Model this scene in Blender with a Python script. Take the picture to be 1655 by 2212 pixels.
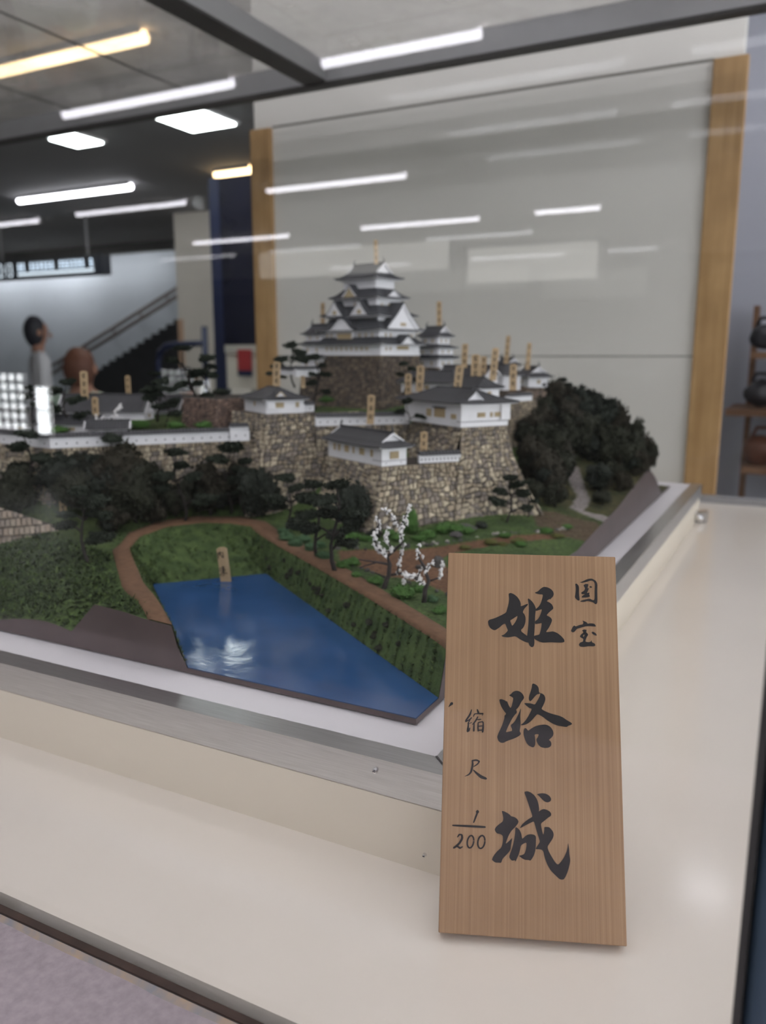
import bpy, bmesh, math, random
import numpy as np
from mathutils import Vector, Matrix
random.seed(7); rng = np.random.default_rng(7)
for o in list(bpy.data.objects): bpy.data.objects.remove(o)
S = bpy.context.scene; COL = S.collection
# ------------------------------------------------------------------ camera, world, exposure
FPX, CX, CY, HZ = 1750.0, 827.5, 1106.0, 0.25
PITCH = math.atan2(1106-768, FPX); YAW = math.radians(27.4)
cam_d = bpy.data.cameras.new('camera'); cam = bpy.data.objects.new('camera', cam_d); COL.objects.link(cam)
cam.location = (0, 0, HZ); cam.rotation_euler = (math.pi/2-PITCH, 0, YAW)
cam_d.sensor_fit = 'VERTICAL'; cam_d.lens = 6.9; cam_d.sensor_height = 6.9*2212/FPX
cam_d.clip_start = 0.02; cam_d.clip_end = 60
cam_d.dof.use_dof = True; cam_d.dof.focus_distance = 0.49; cam_d.dof.aperture_fstop = 1.9
S.camera = cam
w = bpy.data.worlds.new('world'); S.world = w; w.use_nodes = True
w.node_tree.nodes['Background'].inputs[0].default_value = (0.93, 0.95, 1.0, 1)
w.node_tree.nodes['Background'].inputs[1].default_value = 2.0
S.view_settings.view_transform = 'Standard'; S.view_settings.look = 'None'
S.view_settings.exposure = 0.85; S.view_settings.gamma = 1.0; S.view_settings.use_curve_mapping = False
TUBE_E, TUBE_COL = 8.0, (0.95, 0.93, 1.0)
# ------------------------------------------------------------------ where a sight line of the survey meets a plane
cF = np.array([-math.sin(YAW)*math.cos(PITCH), math.cos(YAW)*math.cos(PITCH), -math.sin(PITCH)])
cR = np.array([math.cos(YAW), math.sin(YAW), 0.0]); cU = np.cross(cR, cF); cC = np.array([0, 0, HZ])
def ray(u, v): return cF+cR*(u-CX)/FPX-cU*(v-CY)/FPX
def PZ(u, v, z): d = ray(u, v); return cC+d*(z-HZ)/d[2]
def PY(u, v, y): d = ray(u, v); return cC+d*y/d[1]
def PT(u, v, t): return cC+ray(u, v)*t
def pix(p):
    d = np.array(p)-cC; t = d@cF; return CX+FPX*(d@cR)/t, CY-FPX*(d@cU)/t, t
def len_to(P, d2, u):
    p = np.array([P[0], P[1], P[2]])-cC; d = np.array([d2[0], d2[1], 0]); k = u-CX
    return (k*(p@cF)-FPX*(p@cR))/(FPX*(d@cR)-k*(d@cF))
# ------------------------------------------------------------------ materials
def mat(name, col, rough=0.6, var=0.0, scale=40, bump=0.0, bscale=None, metal=0, spec=0.5, attr=None, col2=None, emit=None, stretch=None, detail=4):
    m = bpy.data.materials.new(name); m.use_nodes = True; nt = m.node_tree; N = nt.nodes; L = nt.links
    b = N['Principled BSDF']; b.inputs['Roughness'].default_value = rough; b.inputs['Metallic'].default_value = metal
    b.inputs['Specular IOR Level'].default_value = spec
    b.inputs['Base Color'].default_value = (*col, 1)
    if emit:
        b.inputs['Emission Color'].default_value = (*col, 1); b.inputs['Emission Strength'].default_value = emit
        return m
    tc = N.new('ShaderNodeTexCoord'); src = tc.outputs['Object']
    if stretch:
        mp = N.new('ShaderNodeMapping'); mp.inputs['Scale'].default_value = stretch; L.new(src, mp.inputs[0]); src = mp.outputs[0]
    c_out = None
    if attr:
        a = N.new('ShaderNodeAttribute'); a.attribute_name = attr; c_out = a.outputs['Color']
    if var > 0:
        n = N.new('ShaderNodeTexNoise'); n.inputs['Scale'].default_value = scale; n.inputs['Detail'].default_value = detail; L.new(src, n.inputs['Vector'])
        r = N.new('ShaderNodeValToRGB'); r.color_ramp.elements[0].position = .3; r.color_ramp.elements[1].position = .7
        c2 = col2 if col2 else tuple(min(1, c*(1+var)) for c in col)
        c1 = col if col2 else tuple(c*(1-var) for c in col)
        if attr: c1 = (1-var,)*3; c2 = (1+var,)*3
        r.color_ramp.elements[0].color = (*c1, 1); r.color_ramp.elements[1].color = (*c2, 1)
        L.new(n.outputs['Fac'], r.inputs[0])
        if attr:
            mx = N.new('ShaderNodeMix'); mx.data_type = 'RGBA'; mx.blend_type = 'MULTIPLY'; mx.inputs[0].default_value = 1
            L.new(c_out, mx.inputs[6]); L.new(r.outputs[0], mx.inputs[7]); c_out = mx.outputs[2]
        else: c_out = r.outputs[0]
    if c_out: L.new(c_out, b.inputs['Base Color'])
    if bump > 0:
        n2 = N.new('ShaderNodeTexNoise'); n2.inputs['Scale'].default_value = bscale or scale; n2.inputs['Detail'].default_value = 5; L.new(src, n2.inputs['Vector'])
        bp = N.new('ShaderNodeBump'); bp.inputs['Strength'].default_value = bump; bp.inputs['Distance'].default_value = 0.002
        L.new(n2.outputs['Fac'], bp.inputs['Height']); L.new(bp.outputs[0], b.inputs['Normal'])
    return m
def glass_mat(name, dust=0.0, f0=0.042):
    m = bpy.data.materials.new(name); m.use_nodes = True; nt = m.node_tree; N = nt.nodes; L = nt.links
    N.remove(N['Principled BSDF']); out = N['Material Output']
    lw = N.new('ShaderNodeLayerWeight'); pw = N.new('ShaderNodeMath'); pw.operation = 'POWER'; pw.inputs[1].default_value = 5
    ma = N.new('ShaderNodeMath'); ma.operation = 'MULTIPLY_ADD'; ma.inputs[1].default_value = 1-f0; ma.inputs[2].default_value = f0
    L.new(lw.outputs['Facing'], pw.inputs[0]); L.new(pw.outputs[0], ma.inputs[0])
    tr = N.new('ShaderNodeBsdfTransparent'); tr.inputs[0].default_value = (.985, .99, .987, 1)
    gl = N.new('ShaderNodeBsdfGlossy'); gl.inputs['Roughness'].default_value = 0.0
    mx = N.new('ShaderNodeMixShader'); L.new(ma.outputs[0], mx.inputs[0]); L.new(tr.outputs[0], mx.inputs[1]); L.new(gl.outputs[0], mx.inputs[2])
    fin = mx.outputs[0]
    if dust > 0:
        tc = N.new('ShaderNodeTexCoord'); n = N.new('ShaderNodeTexNoise'); n.inputs['Scale'].default_value = 6; n.inputs['Detail'].default_value = 6
        L.new(tc.outputs['Object'], n.inputs['Vector'])
        r = N.new('ShaderNodeValToRGB'); r.color_ramp.elements[0].position = .35; r.color_ramp.elements[1].position = .75
        r.color_ramp.elements[0].color = (dust*.35,)*3+(1,); r.color_ramp.elements[1].color = (dust,)*3+(1,)
        L.new(n.outputs['Fac'], r.inputs[0])
        df = N.new('ShaderNodeBsdfTranslucent'); df.inputs[0].default_value = (.8, .78, .74, 1)
        m2 = N.new('ShaderNodeMixShader'); L.new(r.outputs[0], m2.inputs[0]); L.new(fin, m2.inputs[1]); L.new(df.outputs[0], m2.inputs[2]); fin = m2.outputs[0]
    L.new(fin, out.inputs['Surface'])
    return m
def wood_mat(name, c1, c2, stretch, scale=3.0, knots=False):
    m = bpy.data.materials.new(name); m.use_nodes = True; nt = m.node_tree; N = nt.nodes; L = nt.links
    b = N['Principled BSDF']; b.inputs['Roughness'].default_value = .55; b.inputs['Specular IOR Level'].default_value = .35
    tc = N.new('ShaderNodeTexCoord'); mp = N.new('ShaderNodeMapping'); mp.inputs['Scale'].default_value = stretch
    L.new(tc.outputs['Object'], mp.inputs[0])
    n = N.new('ShaderNodeTexNoise'); n.inputs['Scale'].default_value = scale; n.inputs['Detail'].default_value = 6; n.inputs['Roughness'].default_value = .65
    L.new(mp.outputs[0], n.inputs['Vector'])
    r = N.new('ShaderNodeValToRGB'); r.color_ramp.elements[0].position = .32; r.color_ramp.elements[1].position = .66
    r.color_ramp.elements[0].color = (*c1, 1); r.color_ramp.elements[1].color = (*c2, 1)
    L.new(n.outputs['Fac'], r.inputs[0])
    n2 = N.new('ShaderNodeTexNoise'); n2.inputs['Scale'].default_value = 14; n2.inputs['Detail'].default_value = 3; L.new(tc.outputs['Object'], n2.inputs['Vector'])
    r2 = N.new('ShaderNodeValToRGB'); r2.color_ramp.elements[0].position = .25; r2.color_ramp.elements[1].position = .75
    r2.color_ramp.elements[0].color = (.82, .77, .72, 1); r2.color_ramp.elements[1].color = (1.05, 1.03, 1.0, 1)
    L.new(n2.outputs['Fac'], r2.inputs[0])
    mx = N.new('ShaderNodeMix'); mx.data_type = 'RGBA'; mx.blend_type = 'MULTIPLY'; mx.inputs[0].default_value = 1
    L.new(r.outputs[0], mx.inputs[6]); L.new(r2.outputs[0], mx.inputs[7]); L.new(mx.outputs[2], b.inputs['Base Color'])
    bp = N.new('ShaderNodeBump'); bp.inputs['Strength'].default_value = .12; bp.inputs['Distance'].default_value = .0006
    L.new(n.outputs['Fac'], bp.inputs['Height']); L.new(bp.outputs[0], b.inputs['Normal'])
    return m
def roof_mat(name, col, pitch):
    m = bpy.data.materials.new(name); m.use_nodes = True; nt = m.node_tree; N = nt.nodes; L = nt.links
    b = N['Principled BSDF']; b.inputs['Roughness'].default_value = .62
    tc = N.new('ShaderNodeTexCoord'); sp = N.new('ShaderNodeSeparateXYZ'); L.new(tc.outputs['Object'], sp.inputs[0])
    sn = N.new('ShaderNodeSeparateXYZ'); L.new(tc.outputs['Normal'], sn.inputs[0])
    ax = N.new('ShaderNodeMath'); ax.operation = 'ABSOLUTE'; L.new(sn.outputs[0], ax.inputs[0])
    ay = N.new('ShaderNodeMath'); ay.operation = 'ABSOLUTE'; L.new(sn.outputs[1], ay.inputs[0])
    gt = N.new('ShaderNodeMath'); gt.operation = 'GREATER_THAN'; L.new(ax.outputs[0], gt.inputs[0]); L.new(ay.outputs[0], gt.inputs[1])
    mx = N.new('ShaderNodeMix'); L.new(gt.outputs[0], mx.inputs[0]); L.new(sp.outputs[0], mx.inputs[2]); L.new(sp.outputs[1], mx.inputs[3])
    mu = N.new('ShaderNodeMath'); mu.operation = 'MULTIPLY'; mu.inputs[1].default_value = 2*math.pi/pitch; L.new(mx.outputs[0], mu.inputs[0])
    si = N.new('ShaderNodeMath'); si.operation = 'SINE'; L.new(mu.outputs[0], si.inputs[0])
    bp = N.new('ShaderNodeBump'); bp.inputs['Strength'].default_value = .6; bp.inputs['Distance'].default_value = pitch*.2
    L.new(si.outputs[0], bp.inputs['Height']); L.new(bp.outputs[0], b.inputs['Normal'])
    n = N.new('ShaderNodeTexNoise'); n.inputs['Scale'].default_value = 120; L.new(tc.outputs['Object'], n.inputs['Vector'])
    r = N.new('ShaderNodeValToRGB'); r.color_ramp.elements[0].color = (*[c*.75 for c in col], 1); r.color_ramp.elements[1].color = (*[c*1.25 for c in col], 1)
    L.new(n.outputs['Fac'], r.inputs[0]); L.new(r.outputs[0], b.inputs['Base Color'])
    return m
M = {}
M['cream'] = mat('cream_laminate', (.77, .71, .63), .14, .03, 3, spec=.5)
M['cream_side'] = mat('cream_panel', (.74, .67, .56), .35, .03, 4)
M['white_top'] = mat('white_board', (.74, .72, .74), .45, .03, 6)
M['alu'] = mat('brushed_aluminium', (.60, .60, .605), .30, .10, 30, metal=1, stretch=(1, 40, 40))
M['alu_y'] = mat('brushed_aluminium_deep', (.60, .60, .605), .30, .10, 30, metal=1, stretch=(40, 1, 40))
M['rail'] = mat('grey_rail', (.33, .33, .335), .45, .05, 10, metal=.3)
M['dark_rail'] = mat('dark_gasket', (.035, .033, .032), .6, .2, 30)
M['steel'] = mat('chrome', (.75, .75, .76), .12, metal=1)
M['brown'] = mat('brown_paint', (.075, .052, .05), .42, .15, 25)
M['track'] = mat('track_brown', (.045, .025, .018), .5, .3, 60)
M['sealant'] = mat('sealant', (.23, .23, .25), .6, .35, 90, col2=(.42, .30, .20))
M['ledge'] = mat('speckled_stone', (.36, .31, .33), .7, .12, 220, bump=.2)
M['bluepost'] = mat('blue_grey_post', (.10, .16, .23), .4, .1, 8)
M['glass'] = glass_mat('case_glass'); M['glass_back'] = glass_mat('back_glass', 0, .012); M['glass_top'] = glass_mat('dusty_top_glass', .35)
M['wood'] = wood_mat('cedar', (.31, .185, .100), (.44, .282, .165), (620, 3, 3), 1.0)
M['wood_edge'] = wood_mat('cedar_edge', (.30, .17, .08), (.50, .31, .16), (60, 60, 3), 1.2)
M['ink'] = mat('ink', (.012, .010, .011), .38, spec=.3)
M['post'] = wood_mat('oak_post', (.40, .24, .10), (.55, .36, .17), (30, 30, 1.5), 2)
M['wall'] = mat('partition_white', (.70, .68, .63), .55, .04, 2)
M['wall_seam'] = mat('seam', (.16, .15, .13), .7)
M['plaster'] = mat('model_plaster', (.80, .80, .82), .6, .04, 80)
M['loophole'] = mat('loophole_paint', (.12, .12, .13), .7)
M['roof'] = roof_mat('roof_tiles', (.045, .047, .054), .0042)
M['roof_n'] = roof_mat('roof_tiles_near', (.052, .052, .057), .0046)
M['ridge'] = mat('ridge_tile', (.06, .06, .065), .6, .2, 200)
M['tan'] = mat('tan_lattice', (.42, .34, .20), .6, .15, 300)
M['gilt'] = mat('gilt_trim', (.55, .43, .26), .5)
M['stone'] = mat('stone_facing', (.4, .35, .27), .85, .28, 420, attr='Col', bump=.5, bscale=700)
M['mortar'] = mat('stone_joint', (.06, .05, .04), .9, .3, 200)
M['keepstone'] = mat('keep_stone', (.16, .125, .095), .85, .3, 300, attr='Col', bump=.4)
M['bark'] = mat('bark', (.025, .02, .018), .85, .3, 300, bump=.4)
M['bark2'] = mat('bark_grey', (.05, .042, .04), .85, .3, 300, bump=.4)
M['pine'] = mat('pine_sponge', (0.01, 0.015, 0.01), .9, .4, 250, col2=(0.022, 0.032, 0.017))
M['dark'] = mat('dark_sponge', (0.012, 0.014, 0.008), .9, .4, 200, col2=(0.028, 0.031, 0.015))
M['dark2'] = mat('dark_sponge_brown', (0.015, 0.013, 0.008), .9, .4, 200, col2=(0.034, 0.029, 0.015))
M['dark3'] = mat('dark_sponge_blue', (0.01, 0.014, 0.01), .9, .4, 200, col2=(0.024, 0.031, 0.021))
M['shrub'] = mat('shrub_green', (.03, .085, .012), .9, .4, 250, col2=(.07, .16, .03))
M['shrub2'] = mat('shrub_bluegreen', (.03, .075, .03), .9, .4, 250, col2=(.06, .13, .055))
M['moss'] = mat('moss_ochre', (.06, .07, .012), .9, .4, 250, col2=(.13, .12, .03))
M['blossom'] = mat('blossom_white', (.80, .79, .78), .8, .08, 300)
M['rock'] = mat('rock', (.10, .095, .09), .8, .4, 200, bump=.6)
M['rock_pale'] = mat('rock_pale', (.45, .42, .38), .8, .3, 200, bump=.6)
M['stick'] = wood_mat('stick_wood', (.42, .31, .18), (.56, .43, .27), (200, 200, 8), 1)
M['path'] = mat('path_clay', (.16, .085, .045), .85, .18, 160, bump=.2, bscale=500)
M['bank'] = mat('bank_turf', (.028, .060, .014), .9, .4, 55, col2=(.085, .135, .035), bump=.8, bscale=350)
# water
def water_mat():
    m = bpy.data.materials.new('moat_blue'); m.use_nodes = True; nt = m.node_tree; N = nt.nodes; L = nt.links
    b = N['Principled BSDF']; b.inputs['Roughness'].default_value = .12; b.inputs['Specular IOR Level'].default_value = .5
    tc = N.new('ShaderNodeTexCoord'); n = N.new('ShaderNodeTexNoise'); n.inputs['Scale'].default_value = 14; n.inputs['Detail'].default_value = 4
    L.new(tc.outputs['Object'], n.inputs['Vector'])
    r = N.new('ShaderNodeValToRGB'); r.color_ramp.elements[0].position = .3; r.color_ramp.elements[1].position = .7
    r.color_ramp.elements[0].color = (.022, .075, .19, 1); r.color_ramp.elements[1].color = (.035, .105, .26, 1)
    L.new(n.outputs['Fac'], r.inputs[0]); L.new(r.outputs[0], b.inputs['Base Color'])
    n2 = N.new('ShaderNodeTexNoise'); n2.inputs['Scale'].default_value = 60; n2.inputs['Detail'].default_value = 3; L.new(tc.outputs['Object'], n2.inputs['Vector'])
    bp = N.new('ShaderNodeBump'); bp.inputs['Strength'].default_value = .12; bp.inputs['Distance'].default_value = .002
    L.new(n2.outputs['Fac'], bp.inputs['Height']); L.new(bp.outputs[0], b.inputs['Normal'])
    return m
M['water'] = water_mat()
# ------------------------------------------------------------------ mesh helpers
class MB:
    def __init__(s): s.v = []; s.f = []
    def add(s, vs, fs):
        b = len(s.v); s.v += [tuple(map(float, p)) for p in vs]; s.f += [tuple(i+b for i in q) for q in fs]; return s
    def box(s, x0, y0, z0, x1, y1, z1):
        vs = [(x, y, z) for z in (z0, z1) for y in (y0, y1) for x in (x0, x1)]
        return s.add(vs, [(0, 2, 3, 1), (4, 5, 7, 6), (0, 1, 5, 4), (2, 6, 7, 3), (0, 4, 6, 2), (1, 3, 7, 5)])
    def prism(s, poly, z0, z1):
        n = len(poly); vs = [(x, y, z0) for x, y in poly]+[(x, y, z1) for x, y in poly]
        return s.add(vs, [tuple(range(n))[::-1], tuple(range(n, 2*n))]+[(i, (i+1) % n, n+(i+1) % n, n+i) for i in range(n)])
    def tube(s, pts, rads, seg=8, cap=True):
        pts = [Vector(p) for p in pts]; rings = []; n = len(pts)
        up = Vector((0.13, 0.21, 1)).normalized()
        for i, p in enumerate(pts):
            d = (pts[min(i+1, n-1)]-pts[max(i-1, 0)]).normalized()
            a = d.cross(up); a = d.orthogonal().normalized() if a.length < .05 else a.normalized(); b = d.cross(a)
            r = rads[i] if hasattr(rads, '__len__') else rads
            rings.append([p+(a*math.cos(2*math.pi*k/seg)+b*math.sin(2*math.pi*k/seg))*r for k in range(seg)])
        vs = [q for rr in rings for q in rr]; fs = []
        for i in range(n-1):
            for k in range(seg): fs.append((i*seg+k, i*seg+(k+1) % seg, (i+1)*seg+(k+1) % seg, (i+1)*seg+k))
        if cap: fs += [tuple(range(seg))[::-1], tuple(range((n-1)*seg, n*seg))]
        return s.add(vs, fs)
    def grid(s, fn, nu, nv):
        vs = [fn(i/nu, j/nv) for j in range(nv+1) for i in range(nu+1)]
        return s.add(vs, [(j*(nu+1)+i, j*(nu+1)+i+1, (j+1)*(nu+1)+i+1, (j+1)*(nu+1)+i) for j in range(nv) for i in range(nu)])
    def mesh(s, name, m, smooth=False):
        me = bpy.data.meshes.new(name); me.from_pydata(s.v, [], s.f); me.materials.append(m)
        if smooth: me.polygons.foreach_set('use_smooth', [True]*len(me.polygons))
        me.update(); return me
    def build(s, name, m, parent=None, smooth=False, label=None):
        o = bpy.data.objects.new(name, s.mesh(name, m, smooth)); COL.objects.link(o)
        if parent: o.parent = parent
        if label: o['label'] = label
        return o
def link(name, me, parent=None, loc=None, rot=None, scale=None):
    o = bpy.data.objects.new(name, me); COL.objects.link(o)
    if parent: o.parent = parent
    if loc is not None: o.location = loc
    if rot is not None: o.rotation_euler = rot
    if scale is not None: o.scale = scale
    return o
def tag(o, label, cat, group=None, kind=None):
    o['label'] = label; o['category'] = cat
    if group: o['group'] = group
    if kind: o['kind'] = kind
    return o
def struct(o): o['kind'] = 'structure'; return o
def thing(name, label, cat, loc=(0, 0, 0), rz=0, group=None):
    o = bpy.data.objects.new(name, None); COL.objects.link(o); o.location = tuple(map(float, loc)); o.rotation_euler = (0, 0, rz); o.empty_display_size = .01
    return tag(o, label, cat, group)
def bevel(o, w=.002, seg=2):
    md = o.modifiers.new('bevel', 'BEVEL'); md.width = w; md.segments = seg; md.limit_method = 'ANGLE'; return o
# ================================================================== THE HALL
FLZ = -1.35; CEZ = 1.64
M['hall_floor'] = mat('hall_floor', (.16, .155, .15), .4, .1, 3)
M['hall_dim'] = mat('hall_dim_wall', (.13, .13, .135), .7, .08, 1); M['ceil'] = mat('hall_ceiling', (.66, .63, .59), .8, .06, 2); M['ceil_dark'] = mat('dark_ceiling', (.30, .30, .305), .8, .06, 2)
M['hall_wall'] = mat('hall_wall', (.55, .53, .48), .7, .05, 1)
M['stair_wall'] = mat('stair_wall', (.66, .72, .75), .6, .06, 1.5)
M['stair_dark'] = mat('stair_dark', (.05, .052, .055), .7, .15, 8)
M['navy'] = mat('navy_paint', (.018, .025, .07), .4, .1, 4)
M['navy_in'] = mat('navy_panel', (.012, .013, .028), .25, .2, 3)
M['tube'] = mat('tube_lamp', TUBE_COL, emit=TUBE_E)
M['tube_warm'] = mat('tube_lamp_warm', (1.0, .70, .38), emit=3.5)
M['panel_lamp'] = mat('panel_lamp', (.93, 1.0, 1.0), emit=9.0)
M['lamp_body'] = mat('lamp_body', (.5, .5, .5), .5)
MB().box(-16, -12, FLZ-.05, 9, 13, FLZ).build('floor', M['hall_floor'])['kind'] = 'structure'
MB().box(-16, -12, CEZ, 9, 3.3, CEZ+.05).build('ceiling', M['ceil'])['kind'] = 'structure'
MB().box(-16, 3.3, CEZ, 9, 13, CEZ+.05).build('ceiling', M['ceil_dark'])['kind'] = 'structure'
MB().box(-16, 9.6, FLZ, 9, 9.7, CEZ).build('wall_back', M['hall_wall'])['kind'] = 'structure'
MB().box(-16, -12, FLZ, 9, -11.9, CEZ).build('wall_front', M['hall_dim'])['kind'] = 'structure'
MB().box(-16.1, -12, FLZ, -16, 13, CEZ).build('wall_left', M['hall_dim'])['kind'] = 'structure'
def tube_lamp(x0, x1, y, label, group, m='tube', wd=.05):
    t = thing('ceiling_lamp', label, 'lamp', ((x0+x1)/2, y, CEZ), 0, group)
    h = (x1-x0)/2
    MB().box(-h, -wd/2-.01, -.022, h, wd/2+.01, 0).build('lamp_housing', M['lamp_body'], t)
    pts = [(-h*math.cos(0)+.0, 0, -.03), (h, 0, -.03)]
    MB().tube(pts, wd/2, 10).build('lamp_tube', M[m], t, smooth=True)
    return t
YG = .27    # plane of the front pane; lamps of the hall in front of the case appear mirrored in it
lampG = 'white tube lamps on the ceiling in front of the case'
for x0, x1, yv in [(-4.17, -2.89, 5.93), (-6.50, -5.15, 6.02), (-8.45, -7.16, 6.1), (-4.44, -3.10, 8.06), (-2.48, -1.87, 7.99), (-6.85, -5.48, 8.17), (-3.93, -2.73, 3.59), (-2.17, -1.38, 3.56)]:
    tube_lamp(x0, x1, 2*YG-yv, 'white ceiling tube lamp seen mirrored in the front glass', lampG)
for y in (-1.2, -1.9):  # added lamps, too high to be mirrored; they brighten front-facing surfaces
    for x in (-2.4, -.8, .8, 2.4):
        tube_lamp(x, x+1.3, y, 'added white ceiling tube lamp above the viewer for frontal fill light', 'added fill lamps above the viewer')
for y in (-3.05, -5.4, -7.6):
    for x in (.2, 2.5, 4.8):
        tube_lamp(x, x+1.3, y, 'white ceiling tube lamp off to the open side of the hall', 'white tube lamps over the open side of the hall')
for y, x in ((-.4, -2.2), (-.4, -.6), (-.4, 1.0), (.3, -2.2), (.3, -.6), (.3, 1.0), (.9, -1.9), (.9, -.4), (.9, 1.1), (1.5, .2), (1.5, 1.6), (2.1, 1.6), (2.8, .2), (3.2, .2)):  # added unseen lamps, brightening the case floor, partition and shop wall
    tube_lamp(x, x+1.3, y, 'added white ceiling tube lamp above the glass case for fill light', 'added fill lamps above the glass case')
for y, x in ((3.0, -1.4), (4.2, -1.5), (4.2, -.1), (5.4, -2.0), (5.4, -.5), (6.6, -2.2), (6.6, -.7)):  # added lamps hidden by the partition, to light pillar and kiosk
    tube_lamp(x, x+1.3, y, 'added white ceiling tube lamp hidden behind the partition for fill light', 'added fill lamps behind the partition')
for x, y in ((-13.2, 8.3), (-11.8, 8.3), (-10.4, 8.3), (-9.0, 8.3), (-11.8, 8.5), (-10.4, 8.5)):
    tube_lamp(x, x+1.3, y, 'white ceiling tube lamp over the stairs behind the soffit', 'white tube lamps over the stairs')
tube_lamp(-6.41, -5.07, 5.29, 'white ceiling tube lamp before the staircase, beyond the back glass', None)
tube_lamp(-4.16, -3.83, 5.26, 'short amber ceiling lamp above the navy kiosk', None, 'tube_warm', .09)
tube_lamp(-3.9, -2.69, 2.94, 'long amber ceiling lamp seen through the dusty glass lid', None, 'tube_warm', .06)
def panel_lamp(cx, cy, s, label):
    t = thing('ceiling_panel_lamp', label, 'lamp', (cx, cy, CEZ))
    MB().box(-s-.02, -s-.02, -.02, s+.02, s+.02, 0).build('lamp_frame', M['lamp_body'], t)
    MB().box(-s, -s, -.03, s, s, -.015).build('lamp_diffuser', M['panel_lamp'], t)
panel_lamp(-3.36, 4.07, .165, 'large square white panel lamp on the dark ceiling near the partition')
panel_lamp(-4.35, 4.07, .115, 'small square white panel lamp on the dark ceiling away from the partition')
# ================================================================== THE CASE
FZ = -.0685                       # cabinet floor
XR = -.004                        # front right corner post
PX, PY0, PY1 = -.169, .418, 1.70  # plinth corner
cab = thing('display_cabinet', 'white laminate base cabinet under the glass case', 'cabinet', (-1.2, 1.0, FLZ))
MB().box(-1.6, -.72, .02, 1.27, .93, FZ-FLZ-.03).build('cabinet_body', M['cream_side'], cab)
MB().box(-1.6, -.718, FZ-FLZ-.03, 1.27, .93, FZ-FLZ).build('cabinet_top', M['cream'], cab)
MB().box(-1.56, -.68, 0, 1.23, .89, .02).build('plinth_foot', M['dark_rail'], cab)
lg = MB().box(-2.8, -.10, FZ-.06, .3, .2675, FZ-.0018).build('stone_ledge', M['ledge']); bevel(lg, .001)
tag(lg, 'speckled mauve stone ledge outside the front glass', 'ledge')
tr = thing('window_track', 'dark brown metal track holding the front pane', 'track', (0, YG, FZ))
MB().box(-2.8, -.0012, -.01, XR, .0034, .0012).build('track_lip', M['track'], tr)
MB().box(-2.8, -.0016, -.012, XR, -.0012, .0004).build('track_channel', M['dark_rail'], tr)
def seal():
    mb = MB(); n = 260; top = []; 
    for i in range(n+1):
        x = -2.8+2.8*i/n; a = -.0014; b = -.0046+.0003*math.sin(i*.9)+.0004*random.uniform(-1, 1)
        top += [(x, a, .0003), (x, b, -.0018)]
    mb.add(top, [(2*i, 2*i+1, 2*i+3, 2*i+2) for i in range(n)]); return mb
seal().build('sealant_bead', M['sealant'], tr)
# plinth
pl = thing('plinth', 'raised cream plinth with an aluminium angle round its top edge', 'plinth', (PX, PY0, FZ))
ZT = -FZ
MB().box(-2.6, 0, 0, -.0025, PY1-PY0, ZT-.0245).build('plinth_front', M['cream_side'], pl)
MB().box(-2.6, .0012, ZT-.0245, -.004, PY1-PY0, ZT-.0015).build('plinth_top', M['white_top'], pl)
q = MB().add([(-2.6, 0, ZT), (0, 0, ZT), (-.020, .020, ZT), (-2.6, .020, ZT), (-2.6, 0, ZT-.0235), (0, 0, ZT-.0235), (0, .0012, ZT-.0235), (-2.6, .0012, ZT-.0235)],
    [(0, 1, 2, 3), (0, 4, 5, 1), (4, 7, 6, 5)]); q.build('angle_front', M['alu'], pl)
D = PY1-PY0
q = MB().add([(0, 0.0004, ZT), (0, D, ZT), (-.020, D, ZT), (-.020, .0204, ZT), (0, 0.0004, ZT-.0235), (0, D, ZT-.0235)], [(0, 1, 2, 3), (0, 4, 5, 1)]); q.build('angle_right', M['alu_y'], pl)
MB().box(-.0002, -.0006, ZT-.0236, .0006, .0002, ZT+.0002).build('mitre_joint', M['dark_rail'], pl)
MB().add([(.0003, 0, ZT+.0003), (-.0205, .0195, ZT+.0003), (-.0195, .0207, ZT+.0003), (.0003, .0012, ZT+.0003)], [(0, 1, 2, 3)]).build('mitre_line', M['dark_rail'], pl)
def screw(u, v, r, nm):
    p = PY(u, v, PY0)-np.array([PX, PY0, FZ])
    mb = MB(); seg = 16
    vs = [(p[0], -.0022, p[2])]+[(p[0]+r*.65*math.cos(2*math.pi*k/seg), -.0018, p[2]+r*.65*math.sin(2*math.pi*k/seg)) for k in range(seg)]+[(p[0]+r*math.cos(2*math.pi*k/seg), .0003, p[2]+r*math.sin(2*math.pi*k/seg)) for k in range(seg)]
    mb.add(vs, [(0, 1+k, 1+(k+1) % seg) for k in range(seg)]+[(1+k, 1+seg+k, 1+seg+(k+1) % seg, 1+(k+1) % seg) for k in range(seg)])
    s = mb.build(nm, M['steel'], pl)
    MB().box(p[0]-r*.5, -.0024, p[2]-.0002, p[0]+r*.5, -.0021, p[2]+.0002).build('screw_slot', M['dark_rail'], s)
screw(811, 1664, .0021, 'screw'); screw(918, 1846, .0014, 'screw')
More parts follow.
